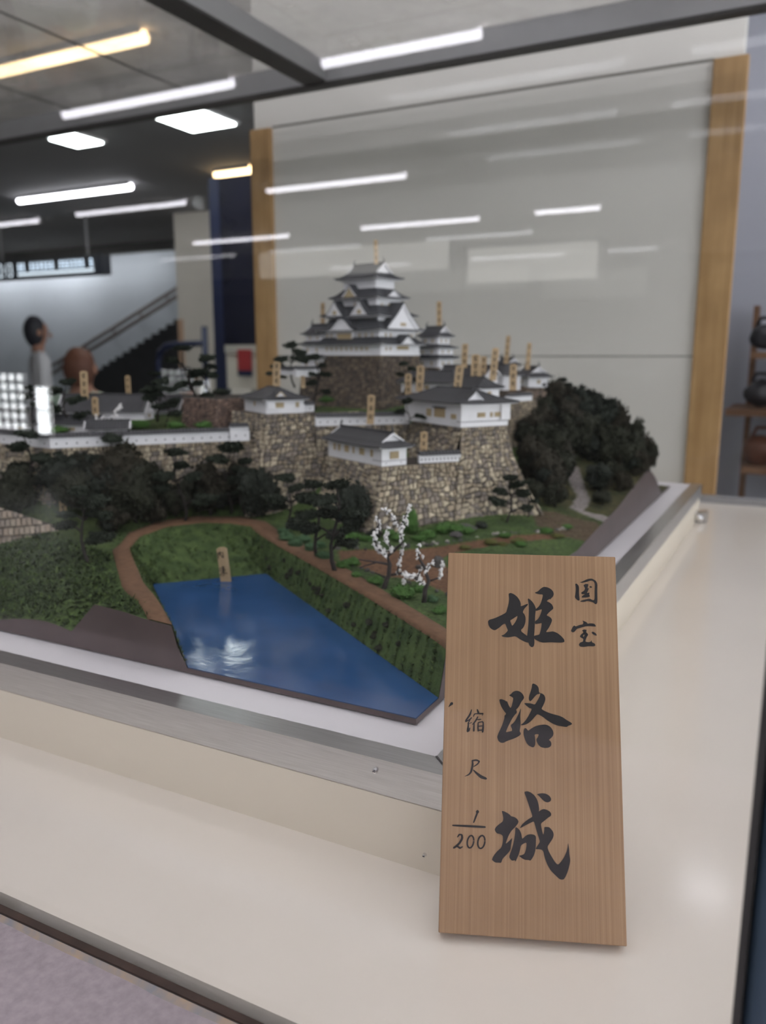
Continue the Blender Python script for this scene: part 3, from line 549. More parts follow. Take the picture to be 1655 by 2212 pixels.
# ================================================================== STONE WALLS
CAMXY = np.array([0, 0, HZ])
def stone_mesh(q, n, h, tone):
    """q: four corners of the stone on the wall face; raised by h along n with chamfered rim"""
    q = [np.array(p) for p in q]; c = sum(q)/4
    outer = [p-n*.0006 for p in q]; inner = [c+(p-c)*.74+n*h*random.uniform(.75, 1.1) for p in q]
    return outer+inner, [(4, 5, 6, 7), (0, 1, 5, 4), (1, 2, 6, 5), (2, 3, 7, 6), (3, 0, 4, 7)], tone
def wall_stones(faces, size, gap=.10, tones=((.40,.34,.25), (.27,.23,.19), (.52,.45,.33), (.20,.175,.155), (.34,.28,.20))):
    """faces: list of (P0,P1,ztop,zfoot,batter,ext0,ext1); returns stones in world space and the backing surface"""
    stones = []; back = MB()
    for (P0, P1, zt, zf, bt, e0, e1) in faces:
        P0 = np.array(P0[:2], float); P1 = np.array(P1[:2], float); d = P1-P0; Lg = np.linalg.norm(d); d = d/Lg
        n2 = np.array([d[1], -d[0]])
        def Sp(a, h):
            off = bt*(1-h)**1.45; A = P0-d*e0*off; B = P1+d*e1*off
            p = A*(1-a)+B*a+n2*off; return np.array([p[0], p[1], zf+(zt-zf)*h])
        nrow = max(3, round((zt-zf)/size*1.08)); ncol = max(3, round((Lg+bt*(e0+e1)*.5)/size/1.12))
        back.grid(lambda a, h: tuple(Sp(a, h)-np.array([n2[0], n2[1], 0])*.0003), 6, 8)
        ph = random.uniform(0, 9)
        def rl(a, j): return (j+(.28*math.sin(a*19+ph+j*1.3)+.2*math.sin(a*43+j*2.9) if 0 < j < nrow else 0))/nrow
        for j in range(nrow):
            sh = random.uniform(0, 1); cuts = [0.0]
            while cuts[-1] < 1-1.2/ncol: cuts.append(cuts[-1]+random.choice((.6, .85, 1.0, 1.2, 1.5))/ncol)
            cuts[-1] = 1.0 if len(cuts) > 1 and cuts[-1] > 1-.5/ncol else cuts[-1]
            if cuts[-1] < 1: cuts.append(1.0)
            for i in range(len(cuts)-1):
                a0, a1 = cuts[i], cuts[i+1]; ga = gap*.5/ncol; gh = gap*.5/nrow
                s0, s1 = random.uniform(-.12, .12)/ncol, random.uniform(-.12, .12)/ncol
                l = [(a0+ga, rl(a0, j)+gh), (a1-ga, rl(a1, j)+gh), (a1-ga+s1, rl(a1, j+1)-gh), (a0+ga+s0, rl(a0, j+1)-gh)]
                l = [(min(1, max(0, a)), min(1, max(0, h))) for a, h in l]
                q = [Sp(a, h) for a, h in l]
                nn = np.cross(q[1]-q[0], q[3]-q[0]); nn = nn/(np.linalg.norm(nn)+1e-12)
                tone = np.array(random.choice(tones))*random.uniform(.8, 1.15)
                stones.append(stone_mesh(q, nn, .0011, tone))
    return stones, back
def put_stones(root, stones, n_parts, m):
    o = np.array(root.location)
    order = sorted(range(len(stones)), key=lambda k: np.linalg.norm(sum(stones[k][0])/8-CAMXY))
    def colour(me, tones, per):
        ca = me.color_attributes.new('Col', 'FLOAT_COLOR', 'CORNER'); arr = []
        for t in tones: arr += [t[0], t[1], t[2], 1]*per
        ca.data.foreach_set('color', arr)
    for k in order[:n_parts]:
        vs, fs, t = stones[k]; c = sum(vs)/8
        me = bpy.data.meshes.new('stone'); me.from_pydata([tuple(v-c) for v in vs], [], fs); me.materials.append(m); colour(me, [t], 20)
        link('stone', me, root, tuple(c-o))
    rest = order[n_parts:]
    if rest:
        mb = MB()
        for k in rest: mb.add([v-o for v in stones[k][0]], stones[k][1])
        me = mb.mesh('stone_facing', m); colour(me, [stones[k][2] for k in rest], 20)
        link('stone_facing', me, root)['kind'] = 'stuff'
def bastion(name, label, top_poly, zt, zf, faces, size, n_parts, m='stone', cap='mortar', tones=None):
    c = np.array(top_poly).mean(0); root = thing(name, label, 'stone wall', (c[0], c[1], zf))
    st_, back = wall_stones(faces, size, **({'tones': tones} if tones else {}))
    o = np.array([c[0], c[1], zf]); back.v = [tuple(np.array(v)-o) for v in back.v]
    back.build('joint_bed', M['mortar'], root)
    MB().prism([tuple(np.array(p)-c) for p in top_poly], 0, zt-zf-.0008).build('rubble_core', M[cap], root)
    put_stones(root, st_, n_parts, M[m]); return root
A_ = PT(713, 985, 1.084)[:2]; B_ = PT(825, 1008, .98)[:2]; C_ = PT(990, 997, 1.027)[:2]
dAB = (B_-A_)/np.linalg.norm(B_-A_); nAB = np.array([-dAB[1], dAB[0]])
inn = lambda p, k: tuple(np.array(p)+nAB*k)
ZF1, ZF2 = .118, .160
E_ = PT(892, 916, 1.16)[:2]; C1 = PT(996, 921, 1.03)[:2]; D_ = PT(1094, 917, 1.065)[:2]
D2 = E_+(D_-C1)*1.1
L0 = np.array([-.735, .945]); L1 = PT(575, 894, 1.10)[:2]; L2 = np.array([-.606, .967])
bastion('stone_bastion', 'tall tan stone bastion with fanned slope carrying the large corner turret', [E_, C1, D_, D2], ZF2, .038,
        [(E_, C1, ZF2, .10, .02, 0, 0), (C1, D_, ZF2, .038, .040, .9, 1), (D_, D2, ZF2, .038, .040, 1, 0)], .0062, 290)
bastion('stone_bastion', 'lower tan stone bastion carrying the long turret above the blossom trees', [A_, B_, C_, inn(C_, .02), inn(A_, .05)], ZF1, .036,
        [(A_, B_, ZF1, .036, .034, 0, 1), (B_, C_+(C_-B_)*.10, ZF1, .036, .034, 1, .5)], .0062, 290)
bastion('stone_bastion', 'stone bastion with a rounded corner carrying the small turret', [L0, L1, L2, L2+np.array([-.05, .06]), L0+np.array([.02, .05])], .172, .040,
        [(L0, L1, .172, .045, .045, 0, 1), (L1, L2+np.array([.045, .055]), .172, .040, .048, 1, 0)], .0062, 290)
G0 = PT(682, 920, 1.12)[:2]
bastion('stone_curtain_wall', 'shaded stone curtain wall under the loopholed wall between two turrets', [G0, E_, E_+np.array([-.03, .04]), G0+np.array([-.03, .04])], .154, .09,
        [(G0, E_, .154, .09, .012, 0, 0)], .0062, 60)
W0, W1, W2 = PT(-60, 952, 1.12)[:2], PT(109, 967, 1.02)[:2], PT(540, 949, 1.12)[:2]
bastion('stone_curtain_wall', 'long stone curtain wall behind the dark trees under the white loopholed wall', [W0, W1, W2, W2+np.array([-.05, .05]), W0+np.array([-.02, .08])], .135, .05,
        [(W0, W1, .135, .055, .022, 0, 1), (W1, W2, .135, .05, .022, 1, 0)], .0058, 290)
K_ = PT(822, 768, 1.31)[:2]; hk = math.radians(-13.5); kx = np.array([math.cos(hk), math.sin(hk)]); ky = np.array([-kx[1], kx[0]])
KA, KB = .139, .101
kl, kr = K_-kx*KA, K_+ky*KB
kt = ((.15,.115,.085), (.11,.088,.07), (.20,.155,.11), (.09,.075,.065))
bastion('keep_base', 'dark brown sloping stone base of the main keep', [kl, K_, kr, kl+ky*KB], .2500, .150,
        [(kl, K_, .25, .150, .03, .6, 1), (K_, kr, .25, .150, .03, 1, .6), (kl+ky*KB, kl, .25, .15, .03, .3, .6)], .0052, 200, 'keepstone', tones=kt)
# low retaining wall at the far end of the embankment
r0, r1 = PT(-70, 1140, .93), PT(160, 1158, .975)
ra = thing('retaining_wall', 'low sloping wall of large pale stones at the foot of the wooded slope', 'stone wall', (float((r0[0]+r1[0])/2), float((r0[1]+r1[1])/2), .035))
stn = []; P0, P1 = np.array(r0[:2]), np.array(r1[:2]); dd = P1-P0; Lr = np.linalg.norm(dd); dd /= Lr; nn2 = np.array([dd[1], -dd[0]])
ncol = 20; ztop = lambda a: .040+.052*(1-a)**.9
bk_ = MB()
def rp(a, h): 
    zb = .030; z = zb+(ztop(a)-zb)*h; p = P0+dd*Lr*a+nn2*.012*(1-h); return np.array([p[0], p[1], z])
bk_.grid(lambda a, h: tuple(rp(a, h)-np.array(ra.location)-np.array([nn2[0], nn2[1], 0])*.0005), 20, 3)
for j in range(6):
    for i in range(ncol):
        zlo, zhi = .034+j*.0098, .034+(j+1)*.0098
        a0, a1 = (i+.5*(j % 2))/ncol, (i+1+.5*(j % 2))/ncol
        if a1 > 1 or zlo > ztop((a0+a1)/2)-.003: continue
        def hh(a, z): return min(1, max(0, (z-.030)/(ztop(a)-.030)))
        jt = lambda: random.uniform(-.1, .1)/ncol
        q = [rp(a0+.04/ncol+jt(), hh(a0, zlo+.0004)), rp(a1-.04/ncol+jt(), hh(a1, zlo+.0004)), rp(a1-.04/ncol+jt(), hh(a1, zhi-.0004)), rp(a0+.04/ncol+jt(), hh(a0, zhi-.0004))]
        stn.append(stone_mesh(q, np.array([nn2[0], nn2[1], .25]), .0016, np.array(random.choice(((.34,.27,.21), (.28,.23,.19), (.40,.33,.26))))*random.uniform(.85, 1.1)))
bk_.build('joint_bed', M['mortar'], ra); put_stones(ra, stn, 200, M['stone'])
# far stone walls on the upper terrace
bastion('stone_wall', 'reddish stone wall of the inner ward behind the pines', [PT(395, 855, 1.22)[:2], PT(470, 862, 1.17)[:2], PT(560, 850, 1.24)[:2], PT(560, 850, 1.34)[:2], PT(395, 855, 1.34)[:2]], .188, .13,
        [(PT(395, 855, 1.22), PT(470, 862, 1.17), .188, .13, .008, 0, 1), (PT(470, 862, 1.17), PT(560, 850, 1.24), .188, .13, .008, 1, 0)], .0052, 0, tones=((.22,.15,.12), (.17,.12,.10), (.28,.19,.15)))
T0, T1, T2 = PT(1138, 834, 1.46)[:2], PT(1140, 834, 1.45)[:2], PT(1184, 834, 1.47)[:2]
bastion('stone_bastion', 'far small stone bastion rising behind the wooded hill', [PT(1060, 834, 1.53)[:2], T1, T2, T2+np.array([-.05, .1])], .196, .10,
        [(PT(1060, 834, 1.53), T1, .196, .10, .02, 0, 1), (T1, T2, .196, .10, .025, 1, 1), (T2, T2+np.array([-.05, .1]), .196, .10, .025, 1, 0)], .0055, 0, tones=((.30,.23,.18), (.24,.19,.16), (.36,.28,.21)))
bastion('stone_wall', 'mid-height stone wall under the white gatehouse beside the hill', [PT(1000, 858, 1.36)[:2], PT(1090, 858, 1.24)[:2], PT(1160, 858, 1.30)[:2], PT(1100, 858, 1.45)[:2]], .180, .08,
        [(PT(1000, 858, 1.36), PT(1090, 858, 1.24), .180, .08, .014, 0, 1), (PT(1090, 858, 1.24), PT(1160, 858, 1.30), .180, .08, .02, 1, 0)], .0055, 0, tones=((.30,.25,.18), (.22,.18,.14), (.36,.30,.21)))
# ================================================================== BUILDINGS
def ringpt(side, s, hw, hd):
    """point on rectangle rim, side 0..3, s in -1..1"""
    return [(s*hw, -hd), (hw, s*hd), (-s*hw, hd), (-hw, -s*hd)][side]
def roof_ring(root, hw, hd, z0, tw, td, z1, lift=.002, th=.0012, m='roof', wall=None, n=5, k=10, name='roof'):
    mb = MB()
    for side in range(4):
        def fn(a, t):
            s = 2*a-1
            xe, ye = ringpt(side, s, hw, hd); xt, yt = ringpt(side, s, tw, td)
            z = z0+(z1-z0)*(.55*t+.45*t*t)+lift*abs(s)**5*(1-t)**2
            return (xe*(1-t)+xt*t, ye*(1-t)+yt*t, z)
        mb.grid(fn, k, n)
        def fascia(a, t):
            s = 2*a-1; xe, ye = ringpt(side, s, hw, hd); return (xe, ye, z0+lift*abs(s)**5-th*(1-t))
        mb.grid(fascia, k, 1)
    r = mb.build(name, M[m], root)
    if wall:
        mb = MB()
        for side in range(4):
            def so(a, t):
                s = 2*a-1; xe, ye = ringpt(side, s, hw-.0012, hd-.0012); xi, yi = ringpt(side, s, wall[0], wall[1])
                return (xi*t+xe*(1-t), yi*t+ye*(1-t), z0-th-.0009+lift*abs(s)**5*(1-t)-.0008*t)
            mb.grid(so, k, 1)
            def so2(a, t):
                s = 2*a-1; xe, ye = ringpt(side, s, hw-.0012, hd-.0012); return (xe, ye, z0-th-.0009*(1-t)+lift*abs(s)**5)
            mb.grid(so2, k, 1)
        mb.build('eave', M['plaster'], root)
    return r
def gable_roof(root, hl, hd, z0, z1, ov=.003, m='roof', th=.001, trim=.0016, face='plaster'):
    """gabled top along local x; the two end triangles are plastered"""
    mb = MB()
    for s in (-1, 1):
        def fn(a, t): return ((2*a-1)*(hl+ov), s*hd*(1-t), z0+(z1-z0)*(.72*t+.28*t*t))
        mb.grid(fn, 4, 5)
    mb.build('gable_roof', M[m], root)
    for s in (-1, 1):
        x = s*(hl-.0005)
        MB().add([(x, -hd, z0-.0005), (x, hd, z0-.0005), (x, 0, z1-.0008)], [(0, 1, 2)]).add([(x-s*.001, -hd, z0-.0005), (x-s*.001, hd, z0-.0005), (x-s*.001, 0, z1-.0008)], [(0, 1, 2)]).build('gable_face', M[face], root)
        t = MB(); x0, x1 = sorted((s*(hl+ov+.0003), s*(hl+ov-.0012)))
        for sy in (-1, 1):
            t.add([(x0, sy*hd, z0-.0002), (x0, 0, z1+.0002), (x0, 0, z1-trim*1.5), (x0, sy*(hd-trim*1.2), z0-.0006), (x1, sy*hd, z0-.0002), (x1, 0, z1+.0002), (x1, 0, z1-trim*1.5), (x1, sy*(hd-trim*1.2), z0-.0006)],
                  [(0, 1, 2, 3), (7, 6, 5, 4), (3, 2, 6, 7), (0, 4, 5, 1)])
        t.build('barge_board', M['plaster'], root)
    MB().box(-hl-ov, -.0012, z1-.0006, hl+ov, .0012, z1+.0016).build('ridge', M['ridge'], root)
def shachi(root, x, z, s):
    mb = MB(); mb.tube([(x, 0, z), (x+s*.0006, 0, z+.003), (x-s*.0012, 0, z+.006), (x-s*.003, 0, z+.0085)], [.0014, .0013, .0008, .0003], 6); mb.build('ridge_finial', M['ridge'], root, smooth=True)
def irimoya(root, hw, hd, z0, rise, m='roof', wall=None, tw=.74, tdk=.58, zk=.42, lift=.002, fin=False):
    z1 = z0+rise*zk; roof_ring(root, hw, hd, z0, hw*tw, hd*tdk, z1, lift, m=m, wall=wall)
    gable_roof(root, hw*tw-.001, hd*tdk, z1-.0004, z0+rise, m=m)
    if fin:
        for s in (-1, 1): shachi(root, s*(hw*tw), z0+rise+.001, s)
def hiproof(root, hw, hd, z0, rise, m='roof', wall=None, lift=.0012, axis=0):
    if axis == 0: tw, td = max(hw-hd*.8, hw*.35), .0008
    else: tw, td = .0008, max(hd-hw*.8, hd*.35)
    roof_ring(root, hw, hd, z0, tw, td, z0+rise, lift, m=m, wall=wall)
    MB().box(-tw-.001, -td-.0006, z0+rise-.0012, tw+.001, td+.0006, z0+rise+.0013).build('ridge', M['ridge'], root)
    for sx in (-1, 1):
        for sy in (-1, 1):
            MB().tube([(sx*hw, sy*hd, z0+lift+.0002), (sx*(hw*.5+tw*.5), sy*(hd*.5+td*.5), z0+rise*.39+.0004), (sx*tw, sy*td, z0+rise)], .0007, 5).build('hip_ridge', M['ridge'], root)
def dormer(root, px, py, z, ang, w, h, depth, kind='tri', face='plaster', inset=.0012, m='roof', trimm='plaster'):
    """gable standing on a roof slope, facing local direction ang (0 = -y face, 90 = +x face)"""
    a = math.radians(ang); out = np.array([math.sin(a), -math.cos(a)]); al = np.array([math.cos(a), math.sin(a)])
    n = 14
    if kind == 'tri': prof = [(s, h*(1-abs(s))**1.0*(1-.10*math.sin(math.pi*abs(s)))) for s in np.linspace(-1, 1, n+1)]
    else: prof = [(s, h*(.5+.5*math.cos(math.pi*min(1, abs(s)*1.02)))) for s in np.linspace(-1, 1, n+1)]
    P = lambda s, zz, o: (px+al[0]*s*w/2+out[0]*o, py+al[1]*s*w/2+out[1]*o, z+zz)
    rt = .0045 if kind != 'tri' and h > .009 else (.0026 if h > .015 else .0014)
    mb = MB(); vs = [P(s, zz+rt, .002) for s, zz in prof]+[P(s, zz+rt, -depth) for s, zz in prof]+[P(s, zz, .002) for s, zz in prof]
    k = n+1; mb.add(vs, [(i, i+1, k+i+1, k+i) for i in range(n)]+[(2*k+i, 2*k+i+1, i+1, i) for i in range(n)])
    d = mb.build('gable_roof', M[m], root)
    mb = MB(); vs = [P(s*.97, zz-.0003, .0004) for s, zz in prof]+[P(0, -.0002, .0004)]
    mb.add(vs, [(i, i+1, k) for i in range(n)]); mb.build('gable_face', M[face], d)
    tw_ = max(.0011, h*.12); mb = MB()
    vs = [P(s, zz, .0022) for s, zz in prof]+[P(s*.93, max(-.0004, zz-tw_), .0022) for s, zz in prof]
    mb.add(vs, [(i, k+i, k+i+1, i+1) for i in range(n)]); mb.build('barge_board', M[trimm], d)
    return d
def window(root, side, pos, z, w, h, hw, hd, m='tan', bars=0):
    """lattice window on wall side 0 (-y) or 1 (+x)"""
    if side == 0: o = MB().box(pos-w/2, -hd-.0007, z, pos+w/2, -hd+.0003, z+h).build('window', M[m], root)
    else: o = MB().box(hw-.0003, pos-w/2, z, hw+.0007, pos+w/2, z+h).build('window', M[m], root)
    nb_ = max(2, int(w/.0016)); mb = MB()
    for i in range(nb_):
        c = pos-w/2+w*(i+.5)/nb_
        if side == 0: mb.box(c-.00022, -hd-.0011, z, c+.00022, -hd-.0007, z+h)
        else: mb.box(hw+.0007, c-.00022, z, hw+.0011, c+.00022, z+h)
    mb.build('lattice', M['gilt'], o); return o
def loopholes(root, side, xs_, z, hw, hd, r=.0009):
    for x in xs_:
        if side == 0: MB().box(x-r*.5, -hd-.0003, z-r, x+r*.5, -hd+.0001, z+r).build('loophole', M['loophole'], root)
        else: MB().box(hw-.0001, x-r*.5, z-r, hw+.0003, x+r*.5, z+r).build('loophole', M['loophole'], root)
def body(root, hw, hd, z0, z1, name='wall', m='plaster'):
    return MB().box(-hw, -hd, z0, hw, hd, z1).build(name, M[m], root)
def house(name, label, corner, z, head, lw, ld, cat='turret'):
    """root Empty at the base centre; corner is the front right one"""
    ex_ = np.array([math.cos(head), math.sin(head)]); ey_ = np.array([-ex_[1], ex_[0]])
    c = np.array(corner[:2])-ex_*lw/2+ey_*ld/2
    return thing(name, label, cat, (c[0], c[1], z), head)
HT = math.radians(-34)
tx = np.array([math.cos(HT), math.sin(HT)]); ty = np.array([-tx[1], tx[0]])
# --- large corner turret
lw, ld = .142, .074
t = house('corner_turret', 'largest white turret with hipped grey roof and small gable on the tall bastion', C1+ty*.0, ZF2, HT, lw, ld)
hw, hd = lw/2, ld/2
body(t, hw, hd, 0, .031); hiproof(t, hw+.011, hd+.010, .0305, .0165, 'roof_n', wall=(hw, hd))
dormer(t, hw-.002, -hd*.40, .0335, 90, .026, .0115, .03, m='roof_n', trimm='plaster')
for p, w_, h_ in ((-.026, .012, .010), (.0005, .026, .012), (.034, .012, .006)): window(t, 0, p+.02, .010 if h_ > .008 else .010, w_, h_, hw, hd)
for p, w_ in ((-.006, .012), (.010, .004), (.021, .012)): window(t, 1, p, .012, w_, .006, hw, hd)
MB().box(.006, -hd-.004, .0225, .036, -hd, .0235).build('window_hood', M['roof_n'], t)
MB().box(hw-.01, -hd-.0006, .0065, hw+.0006, hd, .0072).build('string_course', M['loophole'], t)
MB().box(hw, .024, .008, hw+.003, hd+.001, .029).build('stone_drop_bay', M['plaster'], t)
# --- long front turret
lw = float(np.linalg.norm(A_-B_))+.004; HFT = math.atan2(*(B_-A_)[::-1]); fx_ = np.array([math.cos(HFT), math.sin(HFT)]); fy_ = np.array([-fx_[1], fx_[0]])
ld = float(len_to(np.array([B_[0], B_[1], ZF1]), fy_, 878)); hw, hd = lw/2, ld/2
t = house('long_turret', 'long low white turret with dark gabled roof above the blossom trees', B_, ZF1, HFT, lw, ld)
body(t, hw, hd, 0, .0235); irimoya(t, hw+.008, hd+.009, .0232, .0165, 'roof_n', wall=(hw, hd), tw=.84, tdk=.62, zk=.40, fin=True)
for p, w_ in ((-.048, .005), (-.036, .005), (-.017, .010), (.0, .004), (.020, .011), (.043, .005)): window(t, 0, p, .010, w_, .0085, hw, hd)
window(t, 1, .0, .0085, .013, .009, hw, hd)
MB().box(hw-.02, -hd-.0006, .006, hw+.0006, hd, .0066).build('string_course', M['loophole'], t)
loopholes(t, 1, (-.012, .01), .0035, hw, hd)
# --- small turret on the rounded bastion
lw = -float(len_to(np.array([L1[0], L1[1], .172]), tx, 529)); ld = float(len_to(np.array([L1[0], L1[1], .172]), ty, 657)); lw = min(max(lw, .04), .09)
hw, hd = lw/2, ld/2
t = house('small_turret', 'white turret with hipped roof and tan curved gable on the rounded bastion', L1, .172, HT, lw, ld)
body(t, hw, hd, 0, .0195); hiproof(t, hw+.007, hd+.007, .0195, .0150, 'roof_n', wall=(hw, hd), axis=1 if hd > hw else 0)
dormer(t, hw+.0005, -hd*.25, .0235, 90, .016, .006, .02, 'kara', trimm='gilt', m='roof_n')
window(t, 0, 0, .009, .004, .007, hw, hd)
for p, w_ in ((-.008, .012), (.018, .005)): window(t, 1, p, .008, w_, .007, hw, hd)
MB().box(hw, -hd+.001, .006, hw+.003, -hd+.012, .0155).build('stone_drop_bay', M['plaster'], t)
# --- plastered walls with tiled coping
def dobei(label, P0, P1, z, h, th=.006, lo=0, steps=(), nl=True):
    P0 = np.array(P0[:2]); P1 = np.array(P1[:2]); L_ = float(np.linalg.norm(P1-P0)); hd_ = math.atan2(P1[1]-P0[1], P1[0]-P0[0])
    r = thing('plastered_wall', label, 'wall', (P0[0], P0[1], z), hd_)
    MB().box(0, 0, 0, L_, th, h).build('wall', M['plaster'], r)
    MB().add([(0, -.003, h), (L_, -.003, h), (L_, th/2, h+.0045), (0, th/2, h+.0045), (0, th+.003, h), (L_, th+.003, h), (0, -.003, h-.0009), (L_, -.003, h-.0009)], [(0, 1, 2, 3), (3, 2, 5, 4), (6, 7, 1, 0), (1, 5, 2), (0, 3, 4)]).build('coping', M['roof_n'], r)
    for i in range(lo):
        x = L_*(i+.6)/lo; MB().box(x-.0009, -.0003, h*.32, x+.0009, .0002, h*.32+.0022).build('loophole', M['loophole'], r)
    return r
dobei('white loopholed wall between the two upper turrets', G0, E_+(E_-G0)*-.02, .154, .0135, lo=13)
fe = B_+fy_*ld
dobei('low white loopholed wall joining the long turret to the tall bastion', fe, C_+fy_*.004, ZF1, .0105, lo=11)
dobei('long white loopholed wall along the lower ward above the dark trees', W1, W2, .135, .0145, lo=21)
dobei('end stretch of white loopholed wall beside the lone leaning pine', W0, W1, .135, .0145, lo=6)
s0 = PT(657, 892, 1.135); s1 = PT(679, 892, 1.15)
dobei('short stepped white wall beside the small turret', s0, s1, .172, .011, lo=1)
s0 = PT(500, 950, 1.105); s1 = PT(540, 949, 1.115)
dobei('raised white wall end where the long wall meets the rounded bastion', s0-np.array([0, .002, 0]), s1-np.array([0, .002, 0]), .135, .0205, lo=2)
dobei('small white wall under pines behind the small turret', PT(640, 815, 1.24), PT(690, 815, 1.27), .218, .012)
dobei('far small white wall behind the wooden label posts', PT(606, 812, 1.28), PT(640, 812, 1.27), .220, .009)
dobei('white parapet below the far turret beside the hill', PT(1098, 858, 1.235), PT(1150, 857, 1.29), .180, .009)
# --- the main keep
kc = K_-kx*KA/2+ky*KB/2
kp = thing('main_keep', 'tall white five-roofed castle keep with dark curved gables', 'castle keep', (kc[0], kc[1], .25), hk)
px_ = .000737
zz = lambda v: (768-v)*px_
T = [(.139, .101, 0, zz(742)), (.126, .092, zz(735), zz(711)), (.112, .080, zz(705), zz(680)), (.088, .062, zz(672), zz(640)), (.072, .048, zz(632), zz(597))]
for i, (a, b, z0, z1) in enumerate(T): body(kp, a/2, b/2, z0, z1, 'storey_wall')
MB().box(-.0705, -.0515, .0, .0705, .0515, .004).build('base_flare', M['plaster'], kp)
roof_ring(kp, .0695+.011, .0505+.011, zz(743), T[1][0]/2, T[1][1]/2, zz(727), .002, wall=(.0695, .0505))
roof_ring(kp, .063+.012, .046+.012, zz(712), T[2][0]/2-.004, T[2][1]/2, zz(686), .0022, wall=(.063, .046))
roof_ring(kp, .056+.012, .040+.012, zz(681), T[3][0]/2, T[3][1]/2, zz(657), .0022, wall=(.056, .040))
roof_ring(kp, .044+.012, .031+.012, zz(641), T[4][0]/2, T[4][1]/2, zz(619), .0022, wall=(.044, .031))
irimoya(kp, .036+.012, .024+.013, zz(598), zz(563)-zz(598), wall=(.036, .024), tw=.70, tdk=.56, zk=.38, lift=.0028, fin=True)
# gables
dormer(kp, .0715, .004, zz(709), 90, .083, .041, .07)                                   # great gable on the side
window(kp, 1, .004, zz(703), .014, .005, .0717, 0)
dormer(kp, -.010, -.0575, zz(713), 0, .062, .0185, .035, 'kara', face='plaster')            # curved gable over the lattice bay
MB().box(-.030, -.049, zz(733), .006, -.046, zz(716)).build('lattice_bay', M['plaster'], kp); window(kp, 0, -.012, zz(731), .032, .009, 0, .049)
dormer(kp, .0795, .006, zz(743), 90, .040, .0115, .02, 'kara'); window(kp, 1, .006, zz(755), .030, .006, .0695, 0)
for x in (-.034, .022): dormer(kp, x, -.049, zz(680), 0, .037, .0235, .035, face='plaster', trimm='plaster')
for x in (-.034, .022): MB().box(x-.004, -.0500, zz(677), x+.004, -.0493, zz(668)).build('gable_vent', M['tan'], kp)
dormer(kp, -.008, -.039, zz(638), 0, .034, .0185, .03, face='tan', trimm='plaster')
dormer(kp, .0545, .0, zz(638), 90, .036, .009, .02, 'kara')
for i in range(9): window(kp, 0, -.052+i*.0115, zz(757), .0035, .006, .0695, .0505)
for i in (-.036, -.026): window(kp, 1, i, zz(757), .003, .006, .0695, .0505)
for p in (-.055, -.045, .020, .034, .048): window(kp, 0, p, zz(727), .0032, .006, .063, .046)
for p in (-.030, -.018, .030, .038): window(kp, 1, p, zz(727), .0032, .006, .063, .046)
for p in (-.044, -.033, -.006, .006, .030, .042): window(kp, 0, p, zz(695), .0032, .006, .056, .040)
for p in (-.012, .012): window(kp, 0, p+.008, zz(658), .0032, .006, .044, .031)
for p in (-.018, .0, .016): window(kp, 1, p, zz(660), .0028, .005, .044, .031)
# --- lesser keeps
def lesser_keep(label, u, v, t, tiers, head=hk):
    c = PT(u, v, t); r = thing('lesser_keep', label, 'castle keep', tuple(c), head); z = 0
    for i, (w_, d_, h_, top) in enumerate(tiers):
        body(r, w_/2, d_/2, z, z+h_, 'storey_wall')
        for x in (-.25, .2): window(r, 0, x*w_, z+h_*.3, .003, h_*.4, w_/2, d_/2)
        for y in (-.2, .2): window(r, 1, y*d_, z+h_*.3, .003, h_*.4, w_/2, d_/2)
        if top: irimoya(r, w_/2+.008, d_/2+.008, z+h_, .017, wall=(w_/2, d_/2), fin=True)
        else:
            nw, nd = tiers[i+1][0]/2, tiers[i+1][1]/2; roof_ring(r, w_/2+.008, d_/2+.008, z+h_, nw, nd, z+h_+.006, .0015, wall=(w_/2, d_/2))
        z += h_+.004
    return r
lesser_keep('white lesser keep with three dark roofs beside the great gable', 940, 796, 1.43, ((.046, .044, .018, 0), (.045, .043, .014, 0), (.036, .034, .015, 1)))
lesser_keep('white lesser keep half hidden behind the main keep by the pines', 694, 800, 1.43, ((.056, .044, .022, 0), (.050, .040, .019, 0), (.040, .032, .013, 1)))
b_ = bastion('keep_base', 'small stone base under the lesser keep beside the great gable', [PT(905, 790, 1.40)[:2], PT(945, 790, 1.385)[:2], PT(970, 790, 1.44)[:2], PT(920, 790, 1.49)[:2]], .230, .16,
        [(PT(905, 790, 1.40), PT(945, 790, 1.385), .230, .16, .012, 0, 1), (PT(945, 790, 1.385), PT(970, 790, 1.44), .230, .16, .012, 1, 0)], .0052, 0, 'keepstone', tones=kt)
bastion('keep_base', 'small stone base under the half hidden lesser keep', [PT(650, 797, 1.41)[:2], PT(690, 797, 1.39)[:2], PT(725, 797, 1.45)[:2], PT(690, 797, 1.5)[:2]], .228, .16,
        [(PT(650, 797, 1.41), PT(690, 797, 1.39), .228, .16, .012, 0, 1)], .0052, 0, 'keepstone', tones=kt)
